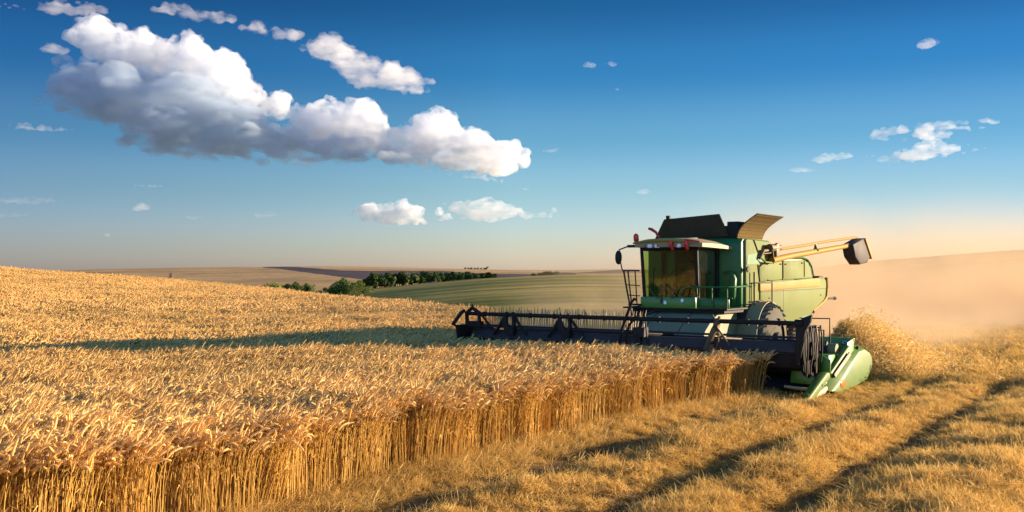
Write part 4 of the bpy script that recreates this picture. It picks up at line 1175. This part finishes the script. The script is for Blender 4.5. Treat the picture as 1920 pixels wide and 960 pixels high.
def volume_box(name, lo, hi, nodes_fn, label, step=1.0):
    q = MB(); q.box(lo, hi)
    m = bpy.data.materials.new(name); m.use_nodes = True
    nt = m.node_tree; nt.nodes.remove(nt.nodes['Principled BSDF'])
    out = nt.nodes['Material Output']
    nodes_fn(nt, out)
    o = q.build(name, m, None, smooth=0)
    tag(o, label, None, None, 'stuff')
    return o, m
def dust_nodes(nt, out):
    pv = node(nt, 'ShaderNodeVolumePrincipled')
    pv.inputs['Color'].default_value = (.83, .63, .40, 1)
    pv.inputs['Anisotropy'].default_value = .1
    tc = node(nt, 'ShaderNodeTexCoord').outputs['Object']
    sp = node(nt, 'ShaderNodeSeparateXYZ'); nt.links.new(tc, sp.inputs[0])
    def mth(op, a, b_=None, c=None, clamp=False):
        n = node(nt, 'ShaderNodeMath', operation=op); n.use_clamp = clamp
        for i, v in enumerate((a, b_, c)):
            if v is None: continue
            if hasattr(v, 'is_output'): nt.links.new(v, n.inputs[i])
            else: n.inputs[i].default_value = v
        return n.outputs[0]
    def mr(v, a, b_, c, d):
        n = node(nt, 'ShaderNodeMapRange', interpolation_type='SMOOTHSTEP')
        nt.links.new(v, n.inputs[0])
        for i, q in enumerate((a, b_, c, d)): n.inputs[i + 1].default_value = q
        return n.outputs[0]
    x, y, z = sp.outputs
    n1 = noise(nt, .095, 5, .6, tc, stretch=(1, .6, 1.3)); n2 = noise(nt, .5, 4, .6, tc)
    # the plume widens and climbs away from the machine
    fx = mth('MULTIPLY', mth('ADD', mr(x, 7.0, 15., 0., .86), mr(x, -1.5, 6., 0., .14)), mr(x, 36., 56., 1., .3))
    hz = mth('MULTIPLY_ADD', mth('MAXIMUM', mth('SUBTRACT', x, 10.), 0.), .04, 2.1)           # height of the plume
    fz = mth('POWER', 2.718, mth('MULTIPLY', mth('DIVIDE', z, hz), -1.25))
    top = mr(z, 4., 10., 1., 0.)
    ye = mth('SUBTRACT', y, mth('MINIMUM', mth('MAXIMUM', mth('MULTIPLY', mth('SUBTRACT', x, 14.), 1.1), 0.), 12.))
    fy = mth('MULTIPLY', mth('MAXIMUM', mr(ye, 35., 44., 0., 1.), mth('MULTIPLY', mr(ye, 30., 35., 0., .55), mr(z, .8, 2.4, 1., 0.))), mr(y, 74., 94., 1., 0.))
    nn = mr(mth('ADD', mth('MULTIPLY', n1.outputs[0], .7), mth('MULTIPLY', n2.outputs[0], .3)), .40, .60, .02, 2.5)
    d = mth('MULTIPLY', mth('MULTIPLY', fx, fz), mth('MULTIPLY', fy, nn))
    d = mth('MULTIPLY', mth('MULTIPLY', d, top), .135)
    nt.links.new(d, pv.inputs['Density'])
    nt.links.new(pv.outputs[0], out.inputs['Volume'])
dust, dm = volume_box('dust', (-2.0, 29.5, -.6), (58, 96, 14), dust_nodes, 'warm golden dust drifting behind the combine over the stubble')

# bits of straw in the air over the heap
T = Tuft()
ra = random.Random(4)
bits = []
for k in range(26):
    o = Vector((ra.uniform(-.3, .3), ra.uniform(-.3, .3), ra.uniform(-.25, .25)))
    d = Vector((ra.gauss(0, 1), ra.gauss(0, 1), ra.gauss(0, .7))).normalized() * ra.uniform(.02, .07)
    T.blade([o - d, o + d * .2, o + d], .009, ra.uniform(.4, 1.))
fly_p = [T.mesh('straw_bit', M_STUB)]
n = 900
uu = 4.2 + np.abs(nr.normal(0, 1.1, n)); vv = nr.uniform(1.8, 7.5, n)
zz = heap(uu, vv) + np.abs(nr.normal(0, .13, n))
X_, Y_ = m2w(uu, vv)
put('chaff', X_, Y_, zz + .12, fly_p, .7, 1.2, .8, 'bits of chaff flying over the straw heap', M_STUB)
# ================================================================= clouds (real banks of vapour kilometres away)
def cloud_mat(name, density, col=(.985, .985, .985), aniso=.25, noise_scale=None, lo=.4, hi=.6, stretch=None, step=1.0, soft=None):
    m = bpy.data.materials.new(name); m.use_nodes = True
    nt = m.node_tree; nt.nodes.remove(nt.nodes['Principled BSDF'])
    out = nt.nodes['Material Output']
    pv = node(nt, 'ShaderNodeVolumePrincipled')
    pv.inputs['Color'].default_value = (*col, 1)
    pv.inputs['Anisotropy'].default_value = aniso
    pv.inputs['Density'].default_value = density
    if noise_scale:
        n = noise(nt, noise_scale, 5, .62, None, stretch)
        mr = node(nt, 'ShaderNodeMapRange', interpolation_type='SMOOTHSTEP')
        nt.links.new(n.outputs[0], mr.inputs[0])
        mr.inputs[1].default_value = lo; mr.inputs[2].default_value = hi; mr.inputs[3].default_value = 0; mr.inputs[4].default_value = density
        nt.links.new(mr.outputs[0], pv.inputs['Density'])
    nt.links.new(pv.outputs[0], out.inputs['Volume'])
    m.cycles.volume_step_rate = step
    return m
PITCH = math.atan(30 / F_PX)
def sky_point(px, py, D):
    return Vector(((px - 960) / F_PX * D, D, CAM_H + (510 - py) / F_PX * D))
def fill(poly, n, rmax, rmin, seed=1, edge=1.0):
    """puffs that fill an outline: large inside, small along its rim"""
    rr = random.Random(seed * 7 + 1)
    P = [Vector((*p, 0)) for p in poly]
    x0, x1 = min(p.x for p in P), max(p.x for p in P); y0, y1 = min(p.y for p in P), max(p.y for p in P)
    def inside(q):
        c = False
        for a, b_ in zip(P, P[1:] + P[:1]):
            if (a.y > q.y) != (b_.y > q.y) and q.x < (b_.x - a.x) * (q.y - a.y) / (b_.y - a.y) + a.x: c = not c
        return c
    def dist(q):
        best = 1e9
        for a, b_ in zip(P, P[1:] + P[:1]):
            d = b_ - a; t = max(0, min(1, (q - a).dot(d) / max(d.length_squared, 1e-9)))
            best = min(best, (a + d * t - q).length)
        return best
    res = []; tries = 0
    while len(res) < n and tries < n * 60:
        tries += 1
        q = Vector((rr.uniform(x0, x1), rr.uniform(y0, y1), 0))
        if not inside(q): continue
        r = min(dist(q) * edge, rmax) * rr.uniform(.85, 1.1)
        if r >= rmin: res.append((q.x, q.y, r))
    return res
def cloud(name, puffs, D, mat, label, depth=.8, levels=(6, 5), ratio=.46, up=.35, voxel=9., rough=(16., 90.), flat=None, seed=1, sq=1.0, group='clouds'):
    """union of puffs, each carrying smaller puffs, melted into one skin and roughened"""
    rr = random.Random(seed)
    m_px = D / F_PX
    sph = []
    for (px, py, r) in puffs:
        c = sky_point(px, py, D); R_ = r * m_px
        c.y += rr.uniform(-1, 1) * R_ * depth
        sph.append((c, R_, 0))
    for lv, cnt in enumerate(levels):
        for c, R_, l in [s for s in sph if s[2] == lv]:
            for k in range(cnt):
                d = Vector((rr.gauss(0, 1), rr.gauss(-.2, 1), rr.gauss(up, .8))).normalized()
                if d.z < -.35: continue
                q = ratio * rr.uniform(.65, 1.2)
                sph.append((c + d * R_ * .86, R_ * q, lv + 1))
    ctr = sum((s[0] for s in sph), Vector()) / len(sph)
    bm = bmesh.new()
    ico = bmesh.new(); bmesh.ops.create_icosphere(ico, subdivisions=2, radius=1)
    iv = [v.co.copy() for v in ico.verts]; itf = [[v.index for v in f.verts] for f in ico.faces]; ico.free()
    vs, fs = [], []
    for c, R_, l in sph:
        b0 = len(vs)
        for v in iv:
            p = c - ctr + Vector((v.x * R_, v.y * R_, v.z * R_ * sq * (1 if v.z > 0 else .5)))
            if flat is not None and p.z + ctr.z < flat * D + CAM_H: p.z = flat * D + CAM_H - ctr.z - .12 * (flat * D + CAM_H - ctr.z - p.z)
            vs.append(p)
        fs += [tuple(i + b0 for i in f) for f in itf]
    o = mesh_obj(name, vs, fs, mat)
    o.location = ctr
    rm = o.modifiers.new('melt', 'REMESH'); rm.mode = 'VOXEL'; rm.voxel_size = voxel
    for k, (st, sz) in enumerate(((rough[0], rough[1]), (rough[0] * .6, rough[1] * .38), (rough[0] * .42, rough[1] * .17))):
        tx = bpy.data.textures.new('billow', 'CLOUDS'); tx.noise_scale = sz; tx.noise_depth = 3; tx.noise_basis = 'ORIGINAL_PERLIN'
        dm_ = o.modifiers.new('billow', 'DISPLACE'); dm_.texture = tx; dm_.strength = st * 2; dm_.mid_level = .5; dm_.texture_coords = 'LOCAL'
    rm = o.modifiers.new('melt', 'REMESH'); rm.mode = 'VOXEL'; rm.voxel_size = voxel
    tag(o, label, 'cloud', group)
    return o

DC = 6000.
M_CUMULUS = cloud_mat('cumulus_vapour', .024, (.89, .91, .94), .1, .0105, .36, .74, None, .16)
M_SOFT = cloud_mat('shade_tinted_vapour', .012, (.62, .71, .81), .25, .0050, .34, .62, (1, 1, 2.6), .2)  # albedo darkened to paint in the shade of the cloud undersides
M_THIN = cloud_mat('thin_vapour', .0075, (.96, .955, .96), .2, .009, .30, .72, (.7, .7, 1.8), .3)
M_WISP = cloud_mat('wispy_vapour', .0050, (.97, .955, .95), .2, .010, .26, .66, (.5, .5, 2.2), .3)
M_FAINT = cloud_mat('faint_vapour', .0016, (.98, .93, .92), .2, .010, .32, .66, (.5, .5, 2.0))
A_ = [(138, 48), (150, 26), (180, 22), (208, 36), (220, 50), (250, 46), (290, 58), (305, 70), (335, 62), (362, 50), (385, 76), (405, 98), (436, 90), (460, 112), (478, 150), (505, 165), (535, 170), (560, 200), (556, 234), (515, 232), (470, 214), (430, 200), (380, 185), (330, 168), (280, 156), (230, 150), (180, 130), (140, 105)]
cloud('cloud', fill(A_, 110, 34, 7, 3), DC, M_CUMULUS, 'brightest white cumulus, the highest and left part of the great cloud bank', depth=1.5, levels=(9, 5), ratio=.34, voxel=5., rough=(15., 80.), seed=3)
B_ = [(40, 190), (100, 160), (70, 128), (120, 90), (200, 104), (300, 124), (400, 148), (470, 186), (530, 222), (570, 244), (700, 256), (790, 286), (660, 312), (560, 322), (480, 314), (380, 308), (280, 298), (150, 272), (230, 250), (190, 240), (60, 214)]
cloud('cloud', fill(B_, 170, 42, 5, 5), DC - 200, M_SOFT, 'dark grey ragged underside of the great cloud bank', depth=1.6, levels=(4,), rough=(34., 150.), voxel=11., seed=5, up=0., sq=.8)
cloud('cloud', fill([(540, 256), (650, 254), (760, 276), (850, 284), (930, 304), (960, 318), (900, 330), (800, 324), (700, 312), (580, 306)], 70, 24, 5, 15), DC - 260, M_SOFT, 'blue grey base below the right half of the great cloud bank', depth=1.2, levels=(4,), rough=(24., 120.), voxel=10., seed=15, up=0., sq=.7)
C_ = [(420, 216), (480, 222), (550, 232), (562, 198), (590, 188), (640, 192), (665, 182), (700, 190), (724, 214), (748, 234), (772, 216), (800, 212), (830, 202), (855, 220), (872, 242), (900, 238), (920, 258), (945, 268), (970, 262), (995, 280), (1026, 290), (1004, 304), (980, 322), (945, 344), (890, 336), (840, 326), (760, 314), (680, 300), (620, 290), (540, 280), (470, 262)]
cloud('cloud', fill(C_, 150, 36, 6, 4), DC, M_CUMULUS, 'long white cumulus running down to the right below the brightest top', depth=1.5, levels=(9, 5), ratio=.34, voxel=5., rough=(15., 80.), seed=4)
cloud('cloud', fill([(530, 308), (600, 286), (632, 294), (610, 306), (560, 322)], 26, 12, 3, 11), DC - 200, M_THIN, 'pale pinkish tuft hanging under the middle of the great bank', levels=(5,), voxel=7., rough=(12., 60.), seed=11)
cloud('cloud', fill([(310, 268), (335, 272), (362, 288), (402, 300), (396, 308), (330, 298)], 26, 10, 3, 12), DC - 200, M_THIN, 'small white tuft under the grey left part of the great bank', levels=(5,), voxel=7., rough=(12., 60.), seed=12)
cloud('cloud', fill([(760, 308), (840, 318), (890, 322), (950, 336), (945, 346), (880, 338), (800, 326)], 26, 9, 3, 13), DC - 100, M_THIN, 'thin bright ledge under the right end of the great bank', levels=(5,), voxel=7., rough=(10., 60.), seed=13)
D_ = [(274, 12), (300, 0), (330, 8), (380, 14), (440, 26), (500, 42), (556, 50), (588, 72), (600, 58), (622, 62), (650, 84), (700, 104), (750, 118), (790, 135), (836, 155), (800, 160), (812, 172), (780, 180), (720, 174), (660, 168), (648, 150), (620, 134), (590, 112), (556, 92), (520, 74), (460, 62), (400, 48), (330, 36), (280, 26)]
cloud('cloud', fill(D_, 150, 26, 4, 6), DC + 600, M_THIN, 'long thin pale cloud streaming above the great bank', depth=1., levels=(4,), rough=(34., 90.), voxel=8., seed=6, up=.1, sq=.9)
E_ = [(655, 396), (682, 380), (720, 382), (760, 374), (790, 388), (815, 384), (858, 410), (820, 422), (760, 428), (690, 425), (660, 412)]
cloud('cloud', fill(E_, 60, 16, 4, 7), DC + 1500, M_CUMULUS, 'small low cumulus with lit top, left of its greyer twin above the field', levels=(6, 3), voxel=7., rough=(10., 60.), seed=7)
F_ = [(812, 378), (850, 380), (920, 371), (955, 382), (990, 396), (1010, 399), (1040, 389), (1066, 402), (1040, 410), (980, 413), (920, 420), (870, 418), (845, 400)]
cloud('cloud', fill(F_, 110, 18, 2.5, 8), DC + 2200, M_THIN, 'greyer low cloud right of the small lit cumulus above the field', levels=(6,), voxel=8., rough=(12., 70.), seed=8)
SC = 'small scattered clouds'
for k, (poly, rm, mt, lab) in enumerate((
    ([(1595, 264), (1640, 240), (1700, 232), (1760, 224), (1800, 222), (1890, 218), (1870, 240), (1790, 252), (1762, 274), (1700, 270)], 16, M_THIN, 'upper streaked wisp of the cloud group above the unloading auger'),
    ([(1610, 294), (1680, 282), (1730, 258), (1752, 250), (1782, 268), (1890, 269), (1840, 286), (1740, 306), (1650, 314), (1628, 302)], 17, M_THIN, 'largest grey bellied wisp of the cloud group at right'),
    ([(1512, 302), (1540, 288), (1592, 282), (1606, 298), (1540, 309)], 11, M_THIN, 'short bright wisp left of the largest wisp at right'),
    ([(1465, 319), (1500, 312), (1566, 319), (1500, 326)], 6, M_WISP, 'thin flat wisp, lowest of the cloud group at right'),
    ([(1716, 86), (1735, 71), (1760, 69), (1773, 80), (1736, 95)], 11, M_THIN, 'lone small white cloud high at the right'),
    ([(1090, 120), (1102, 113), (1122, 118), (1115, 128), (1096, 127)], 7, M_WISP, 'tiny cloud, left one of the high pair'),
    ([(1134, 120), (1145, 112), (1162, 119), (1150, 126)], 7, M_WISP, 'tiny cloud, right one of the high pair'),
    ([(1150, 166), (1157, 161), (1164, 167), (1156, 171)], 5, M_WISP, 'tiniest cloud puff just below the high pair'),
    ([(1183, 361), (1210, 352), (1234, 356), (1205, 367)], 6, M_WISP, 'small flat cloud low above the harvester cab'),
    ([(241, 393), (262, 379), (288, 383), (280, 395), (250, 399)], 9, M_THIN, 'small pink tinted puff low at the left'),
    ([(4, 230), (60, 227), (165, 246), (100, 250), (20, 243)], 8, M_WISP, 'flat pinkish streak left of the great bank'),
    ([(-20, 368), (80, 366), (152, 380), (60, 388), (-20, 384)], 10, M_FAINT, 'faint mauve streak low at the left margin'),
    ([(-20, 394), (50, 398), (80, 408), (-20, 410)], 7, M_FAINT, 'faint mauve streak just below the other one at the left margin'),
    ([(238, 346), (315, 344), (300, 353), (250, 351)], 5, M_WISP, 'thin flat streak below the great bank at left'),
    ([(-20, 0), (60, 8), (120, -10), (215, 14), (190, 30), (110, 36), (70, 22), (-20, 14)], 14, M_WISP, 'wispy veil at the very top left above the bright cumulus'),
    ([(60, 90), (100, 78), (135, 90), (120, 106), (80, 100)], 11, M_WISP, 'ragged wisp at the left edge of the brightest cumulus'),
    ([(948, 350), (1012, 352), (985, 358)], 5, M_WISP, 'thin streak between the great bank and the low cloud'),
    ([(1000, 284), (1040, 276), (1070, 274), (1034, 288)], 6, M_WISP, 'little torn wisp at the right tip of the great bank'),
    ([(340, 208), (352, 204), (370, 208), (356, 216)], 6, M_CUMULUS, 'tiny bright puff in front of the grey underside'),
    ([(330, 400), (400, 405), (360, 416)], 7, M_FAINT, 'faint pink streak right of the small pink puff'),
    ([(470, 398), (520, 394), (525, 408), (480, 412)], 8, M_FAINT, 'faint pink blur left of the low cumulus'),
    ([(192, 440), (200, 434), (208, 441), (200, 446)], 6, M_WISP, 'tiny pink puff close over the left horizon'),
)):
    cloud('cloud', fill(poly, 55, rm, rm * .18, 30 + k), DC + 200 + 40 * k, mt, lab, depth=.8, levels=(4,), voxel=6., rough=(12., 45.), seed=30 + k, sq=.6, group=SC)
